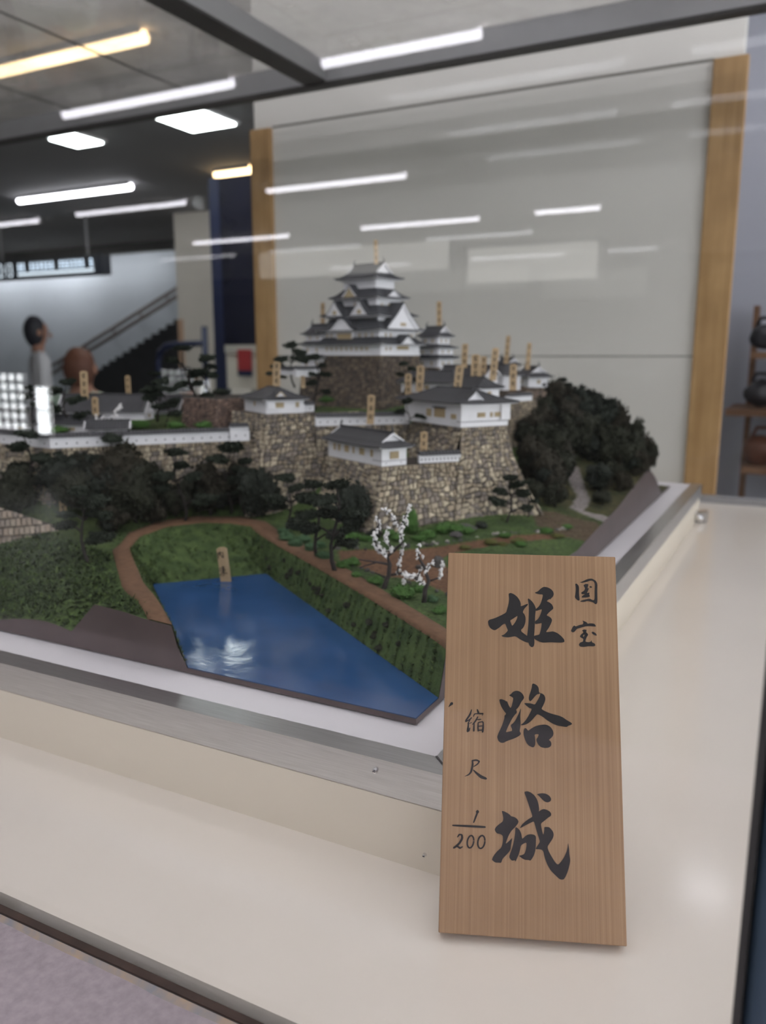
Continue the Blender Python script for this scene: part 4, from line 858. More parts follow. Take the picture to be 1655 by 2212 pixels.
# --- long houses of the wards
def longhouse(label, u, v, t, w_, d_, wh, rh, head=None, kind='hip', win=True, name='long_house', cat='building'):
    c = PT(u, v, t); r = thing(name, label, cat, tuple(c), HT if head is None else math.radians(head))
    body(r, w_/2, d_/2, 0, wh)
    if kind == 'hip': hiproof(r, w_/2+.006, d_/2+.006, wh, rh, 'roof_n', wall=(w_/2, d_/2))
    elif kind == 'iri': irimoya(r, w_/2+.007, d_/2+.007, wh, rh, 'roof_n', wall=(w_/2, d_/2), fin=True)
    else:
        gable_roof(r, w_/2, d_/2+.006, wh, wh+rh, .004, 'roof_n')
        body(r, w_/2+.002, d_/2+.004, wh-.001, wh)
    if win: window(r, 0, 0, wh*.35, .008, wh*.35, w_/2, d_/2); window(r, 1, 0, wh*.35, .006, wh*.35, w_/2, d_/2)
    return r
longhouse('grey-roofed long house just below the main keep base', 935, 848, 1.24, .10, .03, .016, .017, -14)
longhouse('grey-roofed gatehouse behind the largest turret', 1020, 862, 1.19, .085, .034, .018, .014, -34)
longhouse('grey-roofed long house with white gable behind the label posts', 1010, 838, 1.32, .10, .03, .020, .016, -20, 'gab')
longhouse('far white turret with grey gabled roof nearest the wooded hill', 1148, 836, 1.475, .05, .042, .019, .018, -42, 'iri', True, 'far_turret', 'turret')
longhouse('far grey-roofed gatehouse with rounded gable beside the far turret', 1085, 842, 1.42, .05, .04, .026, .018, -30, 'hip')
longhouse('far small tower with peaked roof above the gatehouse', 1095, 812, 1.50, .028, .026, .020, .012, -25, 'iri', True, 'far_turret', 'turret')
longhouse('long grey-roofed house of the west ward behind the leafless pine', 232, 905, 1.20, .13, .034, .011, .025, 20, 'gab')
longhouse('low grey-roofed house beside the white blossom of the west ward', 165, 935, 1.10, .07, .026, .012, .012, 25, 'gab')
longhouse('far grey roof of the west ward below the stairs', 300, 900, 1.34, .16, .04, .010, .026, 15, 'gab')
longhouse('far left grey-roofed house behind the leaning pines', 60, 930, 1.16, .10, .034, .010, .022, 22, 'gab')
# gate with ribbed roof
c = PT(235, 945, 1.075); gt_ = thing('ribbed_gate', 'small gate with ribbed grey tile roof behind the long wall', 'gate', tuple(c), math.radians(40))
body(gt_, .024, .008, 0, .012); gable_roof(gt_, .027, .016, .012, .0225, .002, 'ridge')
for s in (-1, 1):
    for i in range(15):
        x = -.027+.054*i/14
        MB().tube([(x, s*.016, .0125), (x, s*.008, .0170), (x, 0, .0228)], .0008, 5).build('tile_rib', M['roof_n'], gt_)
# ================================================================== PLANTING
def hit(u, v, t0=.45, t1=1.9):
    """where a sight line first meets the ground"""
    ts = np.linspace(t0, t1, 600); d = ray(u, v); P = cC+ts[:, None]*d
    z = terrain_z(P[:, :2]); k = np.argmax(P[:, 2] < z)
    if P[k, 2] < z[k] and P[k, 0] < XE-.002 and P[k, 1] < YB-.01: return P[k]
    ok = (P[:, 0] < XE-.012) & (P[:, 1] < YB-.06) & (ts > .9) & (ts < 1.42)
    if not ok.any(): return P[k]
    k = int(np.argmin(np.where(ok, P[:, 2]-z, 9))); return np.array([P[k, 0], P[k, 1], z[k]])
def sponge(name, m, chips=420, seed=0, rough=.22, chip=.16, flat_=1.0, sub=3):
    r = random.Random(seed); bm = bmesh.new(); bmesh.ops.create_icosphere(bm, subdivisions=sub, radius=1)
    ph = [r.uniform(0, 6) for _ in range(6)]
    def disp(p): return 1+rough*(math.sin(p.x*3.1+ph[0])*math.cos(p.y*2.7+ph[1])+.6*math.sin(p.z*4.3+ph[2]+p.x*2)+.45*math.sin(p.y*7+ph[3])*math.cos(p.x*6.1+ph[4]))
    for v in bm.verts: v.co *= disp(v.co)*.92; v.co.z *= flat_
    vs = [tuple(v.co) for v in bm.verts]; fs = [tuple(v.index for v in f.verts) for f in bm.faces]; bm.free()
    mb = MB().add(vs, fs)
    for _ in range(chips):
        p = Vector((r.gauss(0, 1), r.gauss(0, 1), r.gauss(0, 1))).normalized(); p = p*disp(p)*r.uniform(.86, 1.10); p.z *= flat_
        a = Vector((r.gauss(0, 1), r.gauss(0, 1), r.gauss(0, 1))).normalized()*chip*r.uniform(.5, 1.2); b = a.orthogonal().normalized()*chip*r.uniform(.4, 1.0)
        mb.add([p-a*.6-b*.4, p+a*.6-b*.3, p+b*.7], [(0, 1, 2)])
    return mb.mesh(name, m)
CR = [sponge('crown', M[k], 800, i, .32, .24) for i, k in enumerate(('dark', 'dark2', 'dark3', 'dark', 'dark2'))]
PADS = [sponge('foliage_pad', M['pine'], 300, 20+i, .34, .42, .42, 2) for i in range(3)]
SHR = {k: [sponge('leaves', M[k], 240, 30+i, .2, .2, .8, 2) for i in range(2)] for k in ('shrub', 'shrub2', 'moss', 'dark', 'dark3')}
def bushy(p, w_, h_, label, group=None, k=None):
    p = np.array(p); r = thing('bushy_tree', label, 'tree', tuple(p), random.uniform(0, 6), group)
    cr = CR[k if k is not None else random.randrange(5)]
    MB().tube([(0, 0, -.004), (w_*.03, 0, h_*.25), (0, w_*.02, h_*.5)], [w_*.06, w_*.045, w_*.03], 6).build('trunk', M['bark'], r, smooth=True)
    link('crown', cr, r, (0, 0, h_*.58), (0, 0, 0), (w_/2, w_/2*random.uniform(.85, 1.1), h_*.46))
    for _ in range(2):
        a = random.uniform(0, 6); link('crown', CR[random.randrange(5)] if k is None else cr, r, (math.cos(a)*w_*.25, math.sin(a)*w_*.25, h_*random.uniform(.35, .75)), (0, 0, a), (w_*.30, w_*.28, h_*.25))
def pine(p, h_, label, lean=0, pads=5, wd=.45, seed=0, group=None, bare=False):
    rr = random.Random(seed); p = np.array(p)
    r = thing('pine_tree', label, 'tree', tuple(p), 0, group); al = Vector((cR[0], cR[1], 0)); dp = Vector((cF[0], cF[1], 0)).normalized()
    pts = []; n = 6
    for i in range(n+1):
        t = i/n; pts.append(al*(lean*h_*t+.05*h_*math.sin(t*6+seed))+dp*(.04*h_*math.sin(t*5+seed*2))+Vector((0, 0, -.004+h_*.93*t)))
    MB().tube(pts, [h_*(.026-.018*i/n) for i in range(n+1)], 7).build('trunk', M['bark'], r, smooth=True)
    for k in range(pads):
        t = .35+.65*(k+1)/pads if pads > 1 else 1; t = min(1, t); base = pts[min(n, int(t*n))]
        s = (-1 if k % 2 else 1); ln = h_*wd*(1.15-.75*t)*rr.uniform(.6, 1.1) if k < pads-1 else 0
        e = base+al*s*ln+dp*rr.uniform(-.3, .3)*h_*wd+Vector((0, 0, h_*.03))
        if ln > 0: MB().tube([base-Vector((0, 0, h_*.05)), (base+e)/2+Vector((0, 0, h_*.02)), e], [h_*.016, h_*.012, h_*.006], 5).build('branch', M['bark'], r, smooth=True)
        if bare and k % 2: continue
        q = h_*wd*rr.uniform(.28, .42); link('foliage_pad', PADS[rr.randrange(3)], r, e, (rr.uniform(-.2, .2), rr.uniform(-.2, .2), rr.uniform(0, 6)), (q, q, q*.9))
def shrub(p, w_, h_, k, label, group=None):
    r = thing('shrub', label, 'shrub', tuple(p), random.uniform(0, 6), group)
    link('leaves', SHR[k][random.randrange(2)], r, (0, 0, h_*.35), None, (w_/2, w_/2, h_*.6))
    MB().tube([(0, 0, -.003), (0, 0, h_*.4)], w_*.05, 5).build('stem', M['bark'], r)
px2m = lambda p, n: n*float((np.array(p)-cC)@cF)/FPX
hl = 'dark sponge-foliage tree on the wooded hill beside the bastion'
for (u, vb, w_, h_) in [(1170,935,62,70),(1205,930,74,95),(1245,938,84,104),(1290,955,74,104),(1330,975,64,84),(1368,1000,52,84),(1396,1012,40,60),(1150,985,62,80),(1185,1000,74,92),(1228,985,70,84),(1268,992,66,84),(1302,1008,62,84),(1340,1020,56,72),(1376,1028,40,48),(1150,1040,60,84),(1180,1068,66,86),(1205,1045,58,74),(1150,1085,44,50),(1200,1095,44,46),(1292,1062,48,62),(1322,1050,42,52),(1345,1062,34,38),(1300,1090,32,30),(1178,960,60,70),(1225,955,66,80),(1312,985,58,70),(1128,960,36,50),(1215,1015,50,60)]:
    p = hit(u, vb); bushy(p, px2m(p, w_), float(PT(u, vb-h_, (p-cC)@cF)[2]-p[2]), hl, 'dark trees massed on the wooded hill')
ll = 'dark sponge-foliage tree on the slope below the long white wall'
for (u, vb, w_, h_) in [(35,1110,80,90),(150,1090,86,110),(185,1120,80,110),(222,1118,88,120),(262,1112,90,125),(292,1128,84,108),(330,1105,62,96),(380,1118,54,72),(456,1112,84,100),(420,1095,50,70),(505,1092,56,80),(556,1118,66,104),(245,1150,60,50),(330,1130,50,50)]:
    p = hit(u, vb); bushy(p, px2m(p, w_), px2m(p, h_), ll, 'dark trees on the slope below the long wall')
p = hit(762, 1150); bushy(p, px2m(p, 56), px2m(p, 108), 'tall near-black tree in the recess below the long turret', None, 2)
p = hit(796, 1135); bushy(p, px2m(p, 36), px2m(p, 70), 'narrow grey-green tree in the recess below the long turret', None, 2)
def pines(lst):
    for i, (u, vb, vt, t, lean, pads, wd, lb) in enumerate(lst):
        p = hit(u, vb) if t is None else PT(u, vb, t); pine(p, px2m(p, vb-vt), lb, lean, pads, wd, 3+i*7)
pines([(725,1235,1028,None,.0,7,.30,'tall slender dark pine beside the clay stream'),
 (690,1205,1030,None,-.05,5,.34,'forked dark pine between the path and the rounded bastion'),
 (625,1150,1022,None,.0,6,.42,'dark spreading pine at the foot of the rounded bastion'),
 (1097,1128,1018,None,.05,6,.42,'twisted pine standing before the tall fanned bastion'),
 (1140,1118,1030,None,.0,3,.30,'thin pine at the outer edge of the fanned bastion'),
 (395,1128,962,None,-.03,6,.34,'tall pine before the middle of the long curtain wall'),
 (492,1110,952,None,.05,5,.34,'tall pine near the rounded bastion end of the curtain wall'),
 (525,1115,985,None,.0,4,.30,'slim pine where curtain wall and rounded bastion meet'),
 (190,1215,1040,None,-.05,6,.34,'dark pine beside the low retaining wall'),
 (80,1085,925,None,-.10,5,.40,'leaning pine before the end stretch of white wall'),
 (235,1075,935,None,.10,4,.40,'pine with a crooked crown reaching over the white wall'),
 (345,905,798,1.16,.0,6,.36,'upright black pine beside the reddish inner wall'),
 (362,915,830,1.15,.0,5,.36,'bushy pine next to the upright black pine'),
 (420,905,742,1.26,-.08,5,.26,'tall thin pine on top of the reddish inner wall'),
 (450,880,765,1.27,.0,6,.32,'pine with open crown above the reddish inner wall'),
 (152,935,815,1.10,-.05,5,.40,'black pine beside the west ward houses'),
 (70,935,830,1.12,.10,5,.42,'black pine behind the end stretch of white wall'),
 (635,832,738,1.30,-.08,6,.42,'wide pine behind the small turret and its label post'),
 (598,832,785,1.28,-.1,3,.5,'low pine leaning over the small turret roof'),
 (684,880,762,1.24,.0,6,.26,'narrow black pine standing against the keep base'),
 (875,850,778,1.22,.0,4,.40,'small pine against the shaded corner of the keep base'),
 (882,928,858,1.10,.0,3,.44,'small pine in front of the wall joining the two upper turrets'),
 (1216,880,814,1.36,-.08,4,.40,'lone pine rising from the crest of the wooded hill')])
# plum trees in blossom
def blossom_tree(p, branches, label, px1, dens=1.0):
    """branches: polylines in pixels relative to the base, x right / y up; px1 metres per pixel"""
    r = thing('blossom_tree', label, 'tree', tuple(p)); al = Vector((cR[0], cR[1], 0)); dp = Vector((cF[0], cF[1], 0)).normalized()
    W = lambda x, y, d: al*x*px1+dp*d*px1+Vector((0, 0, y*px1))
    for j, (pts, r0, r1, fl) in enumerate(branches):
        d0 = random.uniform(-12, 12) if j else 0
        P3 = [W(x, y, d0*k/max(1, len(pts)-1)) for k, (x, y) in enumerate(pts)]
        n = len(P3); MB().tube(P3, [px1*(r0+(r1-r0)*k/(n-1)) for k in range(n)], 7).build('trunk' if j == 0 else 'branch', M['bark2'], r, smooth=True)
        if fl:
            for k in range(n-1):
                seg = (P3[k+1]-P3[k]); nn = max(2, int(seg.length/px1/3.4*dens))
                if k < fl-1: continue
                for q in range(nn):
                    c = P3[k]+seg*(q+random.random())/nn+Vector((random.gauss(0, 1), random.gauss(0, 1), random.gauss(0, 1)))*px1*2.2
                    s_ = px1*random.uniform(3.0, 5.2); link('blossom', BL_M[random.randrange(3)], r, c, (random.uniform(0, 3), random.uniform(0, 3), 0), (s_, s_*random.uniform(.7, 1), s_*.85))
BL_M = [sponge('blossom', M['blossom'], 14, 60+i, .35, .5, .8, 1) for i in range(3)]
p = hit(828, 1272)
blossom_tree(p, [([(0,-4),(6,14),(12,30),(14,55),(8,72),(22,84)], 6, 3.5, 0), ([(12,55),(-20,62),(-52,68)], 3, 1.2, 0), ([(-12,60),(-50,48)], 2, 1, 0), ([(4,26),(-18,34)], 2.5, 1, 0),
  ([(8,72),(-14,92),(-20,118),(-8,142),(-14,160)], 3, 1.5, 1), ([(22,84),(40,102),(36,130),(52,152)], 3.2, 1.5, 2), ([(18,92),(4,112),(14,130)], 2, 1, 1), ([(10,30),(40,34),(64,30),(90,10)], 3, 1.5, 2), ([(30,34),(36,70),(44,100)], 2, 1, 1),
  ([(36,130),(20,160),(0,178)], 2, 1, 1), ([(38,140),(52,170),(56,188)], 2, 1, 1), ([(48,28),(44,4),(38,-14),(52,-18)], 1.5, .8, 1), ([(24,85),(-8,80),(-12,100)], 2, 1, 1)], 'large plum tree full of white blossom beside the clay stream', px2m(p, 1.0))
p = hit(916, 1302)
blossom_tree(p, [([(0,-3),(2,28),(10,48),(0,80),(-10,96)], 6, 2.5, 0), ([(10,48),(34,56),(38,80),(44,92)], 2.4, 1, 2), ([(4,70),(12,84),(24,92)], 2, 1, 1), ([(-10,96),(-14,112),(-10,128)], 2, 1, 1), ([(2,40),(-24,58),(-40,66)], 2.4, 1, 1), ([(-14,56),(-6,78)], 1.6, .8, 1)], 'small plum tree with sparse white blossom next to the name board', px2m(p, 1.0))
p = PT(236, 932, 1.09)
blossom_tree(p, [([(0,0),(4,16),(-4,28)], 3, 2, 0), ([(0,18),(-22,24),(-34,34)], 1.6, .8, 1), ([(0,22),(18,36),(28,58)], 1.6, .8, 1), ([(2,20),(22,22),(32,30)], 1.6, .8, 1)], 'white blossom tree behind the ribbed gate', px2m(p, 1.0))
# shrubs and rocks
sl = {'shrub': 'bright green low shrub by the clay stream', 'shrub2': 'blue-green low shrub along the moat path', 'moss': 'ochre moss tuft on the lawn by the stream', 'dark': 'dark round tuft on the moat bank', 'dark3': 'dark clipped round shrub'}
for (u, v, w_, h_, k) in [(925,1160,40,22,'shrub'),(958,1150,46,28,'shrub'),(985,1150,40,22,'shrub'),(1010,1152,34,18,'shrub'),(905,1168,30,16,'shrub'),(860,1168,30,18,'shrub'),(840,1160,30,22,'shrub'),(760,1165,40,20,'shrub'),(742,1168,30,16,'shrub'),(790,1168,30,14,'shrub'),(760,1222,34,22,'shrub'),(740,1228,30,20,'shrub'),(870,1292,48,36,'shrub'),(812,1262,34,22,'shrub'),(770,1248,26,16,'shrub'),(905,1278,34,22,'shrub'),(1090,1160,26,12,'shrub'),(1180,1150,30,14,'shrub'),(1225,1142,26,12,'shrub'),(1125,1180,22,14,'shrub'),(950,1325,34,20,'shrub')]:
    p = hit(u, v); shrub(p, px2m(p, w_), px2m(p, h_), k, sl[k], 'bright shrubs by the stream')
for (u, v, w_, h_) in [(620,1168,40,24),(640,1180,36,22),(655,1170,34,18),(672,1190,34,22),(700,1208,34,22),(612,1155,30,18),(690,1182,30,16),(935,1300,26,18)]:
    p = hit(u, v); shrub(p, px2m(p, w_), px2m(p, h_), 'shrub2', sl['shrub2'], 'blue-green shrubs along the path')
for (u, v, w_, h_) in [(1060,1175,30,14),(1085,1178,24,10),(1120,1172,34,12),(1205,1160,30,10),(1005,1185,26,10)]:
    p = hit(u, v); shrub(p, px2m(p, w_), px2m(p, h_), 'moss', sl['moss'], 'ochre moss tufts')
p = hit(886, 1152); shrub(p, px2m(p, 36), px2m(p, 62), 'shrub', 'tall egg-shaped green shrub at the foot of the stone bastion')
p = hit(1040, 1142); shrub(p, px2m(p, 24), px2m(p, 20), 'dark3', 'dark clipped round shrub before the fanned bastion')
p = hit(808, 1160); shrub(p, px2m(p, 34), px2m(p, 22), 'dark3', 'dark spreading shrub beside the recess wall')
p = PT(705, 868, 1.25); shrub(p, px2m(p, 34), px2m(p, 14), 'shrub', 'vivid green tuft at the foot of the keep base')
for (u, v, w_, t_) in [(440,925,40,1.15),(380,925,40,1.13),(300,922,50,1.14),(130,935,40,1.08)]:
    p = PT(u, v, t_); shrub(p, px2m(p, w_), px2m(p, 18), 'shrub', 'dull green shrub of the west ward behind the long wall', 'west ward shrubs')
bt_g = 'dark round tuft on the grassy moat bank'
for i in range(26):
    a = random.uniform(.04, .5)**1.0; k_ = int(a*len(bi)*.62); t = random.uniform(.25, .85)
    x = bi[k_][0]*(1-t)+wa[k_][0]*t; y = bi[k_][1]*(1-t)+wa[k_][1]*t; z = tz(*bi[k_])*(1-t)+.002*t
    if x > XE-.006: continue
    s_ = random.uniform(.003, .0065); shrub((x, y, z-.001), s_*1.4, s_, 'dark', bt_g, 'dark tufts on the moat bank')
def rock_mesh(seed):
    return sponge('rock', M['rock'], 0, seed, .3, 0, .7, 2)
RK = [rock_mesh(80+i) for i in range(3)]; RKP = []
for i in range(3):
    me = RK[i].copy(); me.materials.clear(); me.materials.append(M['rock_pale']); RKP.append(me)
def rock(u, v, w_, h_, pale, label, group=None):
    p = hit(u, v); o = link('rock', (RKP if pale else RK)[random.randrange(3)], None, tuple(p+np.array([0, 0, px2m(p, h_)*.2])), (0, 0, random.uniform(0, 6)), (px2m(p, w_)/2, px2m(p, w_)/2.4, px2m(p, h_)*.7)); tag(o, label, 'rock', group)
rock(1010, 1145, 44, 20, 0, 'long dark boulder at the foot of the fanned bastion'); rock(985, 1158, 34, 16, 0, 'dark flat boulder among bright shrubs')
rock(948, 1222, 30, 34, 0, 'grey pointed boulder on the islet next to the name board'); rock(910, 1228, 22, 14, 0, 'low grey boulder beside the pointed boulder')
for i in range(60):
    side = random.random()
    if side < .62: u = random.uniform(725, 1230); v = np.interp(u, [725, 860, 950, 1020, 1100, 1230], [1188, 1184, 1175, 1164, 1153, 1144])+random.uniform(-3, 2)
    else: u = random.uniform(735, 970); v = np.interp(u, [735, 780, 830, 880, 970], [1216, 1228, 1248, 1256, 1284])+random.uniform(-3, 3)
    pale = random.random() < .3
    rock(u, v, random.uniform(6, 13), random.uniform(5, 9), pale, 'small pale pebble edging the clay stream' if pale else 'small grey pebble edging the clay stream', 'pale pebbles of the stream edge' if pale else 'grey pebbles of the stream edge')
# loose turf flock on the embankment, the bank and the lower slopes
def flock(name, m, n, sampler, size):
    mb = MB(); c_ = OFF
    for _ in range(n):
        q = sampler()
        if q is None: continue
        p_ = np.array(q)-c_; d_ = np.array([random.gauss(0, 1), random.gauss(0, 1), random.uniform(.1, .9)]); d_ = d_/np.linalg.norm(d_)*size*random.uniform(.5, 1.5)
        e_ = np.array([-d_[1], d_[0], 0])*random.uniform(.25, .6); mb.add([p_-e_, p_+e_, p_+d_], [(0, 1, 2)])
    o = mb.build(name, m, dio); o['kind'] = 'stuff'; return o
def s_left():
    x, y = random.uniform(-.98, -.46), random.uniform(YE+.003, .70)
    if y > np.interp(x, [-.98, -.66, -.55, -.46], [.70, .625, .528, YE+.002]): return None
    return (x, y, tz(x, y)-.0004)
def s_bank():
    k_ = random.randrange(len(bi)); t = random.uniform(.02, .95); x = bi[k_][0]*(1-t)+wa[k_][0]*t; y = bi[k_][1]*(1-t)+wa[k_][1]*t
    if x > XE-.003 or y < YE+.003: return None
    return (x, y, tz(*bi[k_])*(1-t)+.002*t-.0003)
def s_slope():
    x, y = random.uniform(-.92, -.60), random.uniform(.66, .88)
    if inside(path_out+[(XE, YE)], np.array([x]), np.array([y]))[0]: return None
    return (x, y, tz(x, y)-.0004)
def s_right():
    x, y = random.uniform(-.5, XE-.003), random.uniform(.57, 1.12)
    if inside(path_out+[(XE, YE)], np.array([x]), np.array([y]))[0] or inside(stream, np.array([x]), np.array([y]))[0] or inside(road, np.array([x]), np.array([y]))[0]: return None
    return (x, y, tz(x, y)-.0004)
FL1 = mat('flock_dark', (.012, .026, .006), .95, .4, 90, col2=(.04, .07, .014)); FL2 = mat('flock_light', (.05, .095, .02), .95, .4, 90, col2=(.10, .15, .035))
flock('turf_flock', FL1, 22000, s_left, .0052); flock('turf_flock', FL2, 9000, s_left, .0042)
flock('turf_flock', FL1, 3500, s_bank, .0032); flock('turf_flock', FL2, 5000, s_bank, .0028)
flock('turf_flock', FL1, 4000, s_slope, .0030); flock('turf_flock', FL2, 1500, s_slope, .0024)
flock('turf_flock', FL1, 2500, s_right, .0020); flock('turf_flock', FL2, 4000, s_right, .0018)
# ================================================================== LABEL STICKS
def stick(u, vt, vb, t, wpx, label, tilt=0.0, marks=3, p=None):
    p = PT(u, vb, t) if p is None else p; m1 = px2m(p, 1.0); h_ = (vb-vt)*m1; w_ = wpx*m1; th = .0012
    r = thing('label_stick', label, 'label', tuple(p)); r.rotation_euler = (0, tilt, YAW+random.uniform(-.12, .12))
    poly = [(-w_/2, -.003), (w_/2, -.003), (w_/2, h_*.955), (w_*.22, h_), (-w_*.22, h_), (-w_/2, h_*.955)]
    n = len(poly); MB().add([(x, 0, z) for x, z in poly]+[(x, th, z) for x, z in poly], [tuple(range(n)), tuple(range(n, 2*n))[::-1]]+[(i, n+i, n+(i+1) % n, (i+1) % n) for i in range(n)]).build('stick', M['stick'], r)
    for k in range(marks):
        z = h_*(.82-.62*k/max(1, marks-1)); s_ = w_*.26
        mb = MB()
        for (x0, z0, x1, z1) in [(-s_, s_*.8, s_, s_*.9), (0, s_, -s_*.2, -s_), (-s_, -s_*.1, s_*.9, 0), (-s_*.7, -s_, s_*.8, -s_*.8)]:
            j = random.uniform(-.25, .25)*s_; mb_ = stroke([(x0, z0+j), ((x0+x1)/2, (z0+z1)/2), (x1, z1-j)], s_*.34)
            mb.add([(a, -.00012, z+b) for a, b in mb_], [tuple(range(len(mb_)))])
        mb.build('brush_mark', M['ink'], r)
    return r
for a in [(597,782,833,1.165,16,'wooden label stick behind the roof of the small turret',.05),(800,853,912,1.108,16,'wooden label stick before the wall joining the two upper turrets',.05),
 (882,808,850,1.17,14,'short wooden label stick beside the small pine below the keep',.0),(906,790,842,1.165,16,'wooden label stick between the keep base and largest turret roof',.06),
 (988,790,842,1.135,17,'leaning wooden label stick rising behind the largest turret roof',.10),(1003,743,790,1.28,13,'narrow wooden label stick above the leaning label stick',.03),
 (1027,766,817,1.25,19,'wide wooden label stick on the gabled long house',.0),(1043,770,815,1.27,13,'wooden label stick tucked against the wide label stick',.04),
 (1065,752,818,1.26,15,'tall wooden label stick between wide stick and gatehouse',.07),(1093,726,790,1.475,10,'thin wooden label stick on the far small tower',.06),
 (1140,741,795,1.46,10,'thin wooden label stick on the far white turret roof',.05),(1108,787,839,1.25,15,'wooden label stick beside the far turret bastion',.0),
 (915,932,985,1.03,15,'wooden label stick behind the low wall of the long turret',.02),(813,520,566,1.345,9,'wooden label stick on top of the main keep roof',-.03),
 (697,655,712,1.42,9,'wooden label stick on the half hidden lesser keep',.02),(949,652,702,1.425,11,'dark wooden label stick on the lesser keep beside the great gable',-.02),
 (137,1042,1113,None,15,'tall wooden label stick on the slope above the retaining wall',.0),(183,802,858,1.17,16,'wooden label stick before the long west ward house',.02),
 (207,858,914,1.095,14,'wooden label stick beside the ribbed gate roof',.02),(278,812,860,1.30,11,'wooden label stick on the far west ward roof',.0),(655,812,834,1.19,9,'tiny wooden label stick beside the small turret ridge',-.05)]:
    u, vt, vb, t, wpx, lb, ti = a
    stick(u, vt, vb, t or 1, wpx, lb, ti, 4 if vb-vt > 60 else 3, p=hit(u, vb) if t is None else None)
# the legible one, standing in the moat
p = PZ(488, 1256, .0045); r = stick(488, 1180, 1256, 0, 23, 'pale label stick standing in the blue moat with two black characters', -.09, 0, p=p)
m1 = px2m(p, 1.0); ks = 1327/60
def mk(pts, w_):
    # zoom pixels -> stick plane
    return [((x/ks-28.5-(y/ks-3.5)*.065)*m1*1.0, (86-y/ks)*m1) for x, y in stroke(pts, w_)]
for nm, grp in (('brush_character', [[(440,490),(455,620),(475,760)], [(440,495),(600,480),(690,475),(695,620),(700,745)], [(540,430),(545,520),(500,600)], [(540,530),(610,640),(690,730)]]),
                ('brush_character', [[(480,1230),(560,1275)], [(480,1345),(550,1380)], [(500,1590),(560,1500)], [(600,1180),(720,1180)], [(655,1150),(660,1330)], [(600,1250),(720,1250)], [(610,1320),(730,1310)], [(600,1390),(770,1340)], [(680,1380),(600,1480),(560,1500)], [(660,1420),(700,1560),(610,1610)], [(690,1440),(760,1480),(840,1520)]])):
    mb = MB()
    for k, pts in enumerate(grp):
        o_ = mk(pts, 44); mb.add([(a, -.00012-.00001*k, b) for a, b in o_], [tuple(range(len(o_)))])
    mb.build(nm, M['ink'], r)
# ================================================================== BEYOND THE BACK GLASS
sw = MB(); a0 = PY(205, 548, 8.6); a1 = PY(385, 548, 8.6)
struct(MB().box(-12, 8.8, FLZ, float(PY(385, 548, 8.8)[0]), 8.9, CEZ).build('wall_stairwell', M['stair_wall']))
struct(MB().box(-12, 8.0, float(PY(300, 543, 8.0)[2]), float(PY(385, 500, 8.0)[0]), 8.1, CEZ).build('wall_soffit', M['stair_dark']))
stc = thing('staircase', 'dark staircase climbing along the pale wall behind the case', 'staircase', (float(PY(215, 800, 7.6)[0]), 7.6, FLZ))
q0, q1 = PY(150, 842, 7.6), PY(392, 690, 7.6); ns = 16
for i in range(ns):
    x0 = q0[0]+(q1[0]-q0[0])*i/ns; x1 = q0[0]+(q1[0]-q0[0])*(i+1)/ns; zt_ = q0[2]+(q1[2]-q0[2])*(i+1)/ns
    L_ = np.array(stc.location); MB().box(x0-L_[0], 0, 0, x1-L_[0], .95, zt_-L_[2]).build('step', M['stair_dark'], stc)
hr = thing('handrail', 'double wooden handrail on the pale stairwell wall', 'handrail', tuple(PY(110, 790, 8.5)))
M['rail_wood'] = mat('rail_wood', (.25, .21, .18), .5); M['peach'] = mat('peach_trim', (.62, .42, .28), .6)
o_ = np.array(hr.location)
for dv in (0, 17): MB().tube([PY(100, 798+dv, 8.5)-o_, PY(384, 622+dv, 8.5)-o_], .026, 8).build('rail', M['rail_wood'], hr, smooth=True)
for k in range(5):
    u = 130+k*58; v = np.interp(u, [100, 384], [798, 622]); MB().tube([PY(u, v, 8.5)-o_, PY(u, v+17, 8.5)-o_, PY(u, v+17, 8.79)-o_], .012, 6).build('bracket', M['rail_wood'], hr)
pc0, pc1 = PY(381, 600, 6.6), PY(458, 600, 6.6)
M['pillar'] = mat('pillar_cream', (.82, .78, .68), .6, .04, 2)
pil = thing('pillar', 'square cream pillar with peach edge guard beside the navy kiosk', 'pillar', (float(pc0[0]), 6.6, FLZ))
MB().box(0, 0, 0, float(pc1[0]-pc0[0]), .6, CEZ-FLZ).build('shaft', M['pillar'], pil)
MB().box(-.006, -.006, 0, .065, .05, float(PY(388, 690, 6.6)[2])-FLZ).build('edge_guard', M['peach'], pil)
k0, k1 = PY(456, 560, 4.6), PY(560, 560, 4.6); kt_ = PY(456, 385, 4.6)[2]
ki = thing('navy_kiosk', 'tall navy blue kiosk frame with dark panel and red notice', 'kiosk', (float(k0[0]), 4.6, FLZ))
kw = float(k1[0]-k0[0]); kh = float(kt_-FLZ); zr = lambda v: float(PY(500, v, 4.6)[2]-FLZ)
MB().box(0, 0, 0, .085, .06, kh).build('upright', M['navy'], ki); MB().box(kw-.04, 0, 0, kw, .06, kh).build('upright', M['navy'], ki)
MB().box(.085, .005, zr(745), kw-.04, .05, kh-.002).build('dark_panel', M['navy_in'], ki)
MB().box(.085, .005, zr(762), kw-.04, .05, zr(745)).build('white_strip', M['hall_wall'], ki)
MB().box(.085, .02, zr(840), kw-.04, .05, zr(762)).build('lower_panel', M['pillar'], ki)
M['red'] = mat('red_notice', (.42, .04, .045), .5); M['paper'] = mat('paper', (.7, .68, .64), .6)
nt = MB().box(float(PY(508, 600, 4.6)[0]-k0[0]), -.004, zr(800), float(PY(538, 600, 4.6)[0]-k0[0]), .004, zr(755)).build('notice', M['red'], ki)
MB().box(float(PY(508, 600, 4.6)[0]-k0[0]), -.005, zr(812), float(PY(538, 600, 4.6)[0]-k0[0]), .003, zr(800)).build('notice_foot', M['navy'], ki)
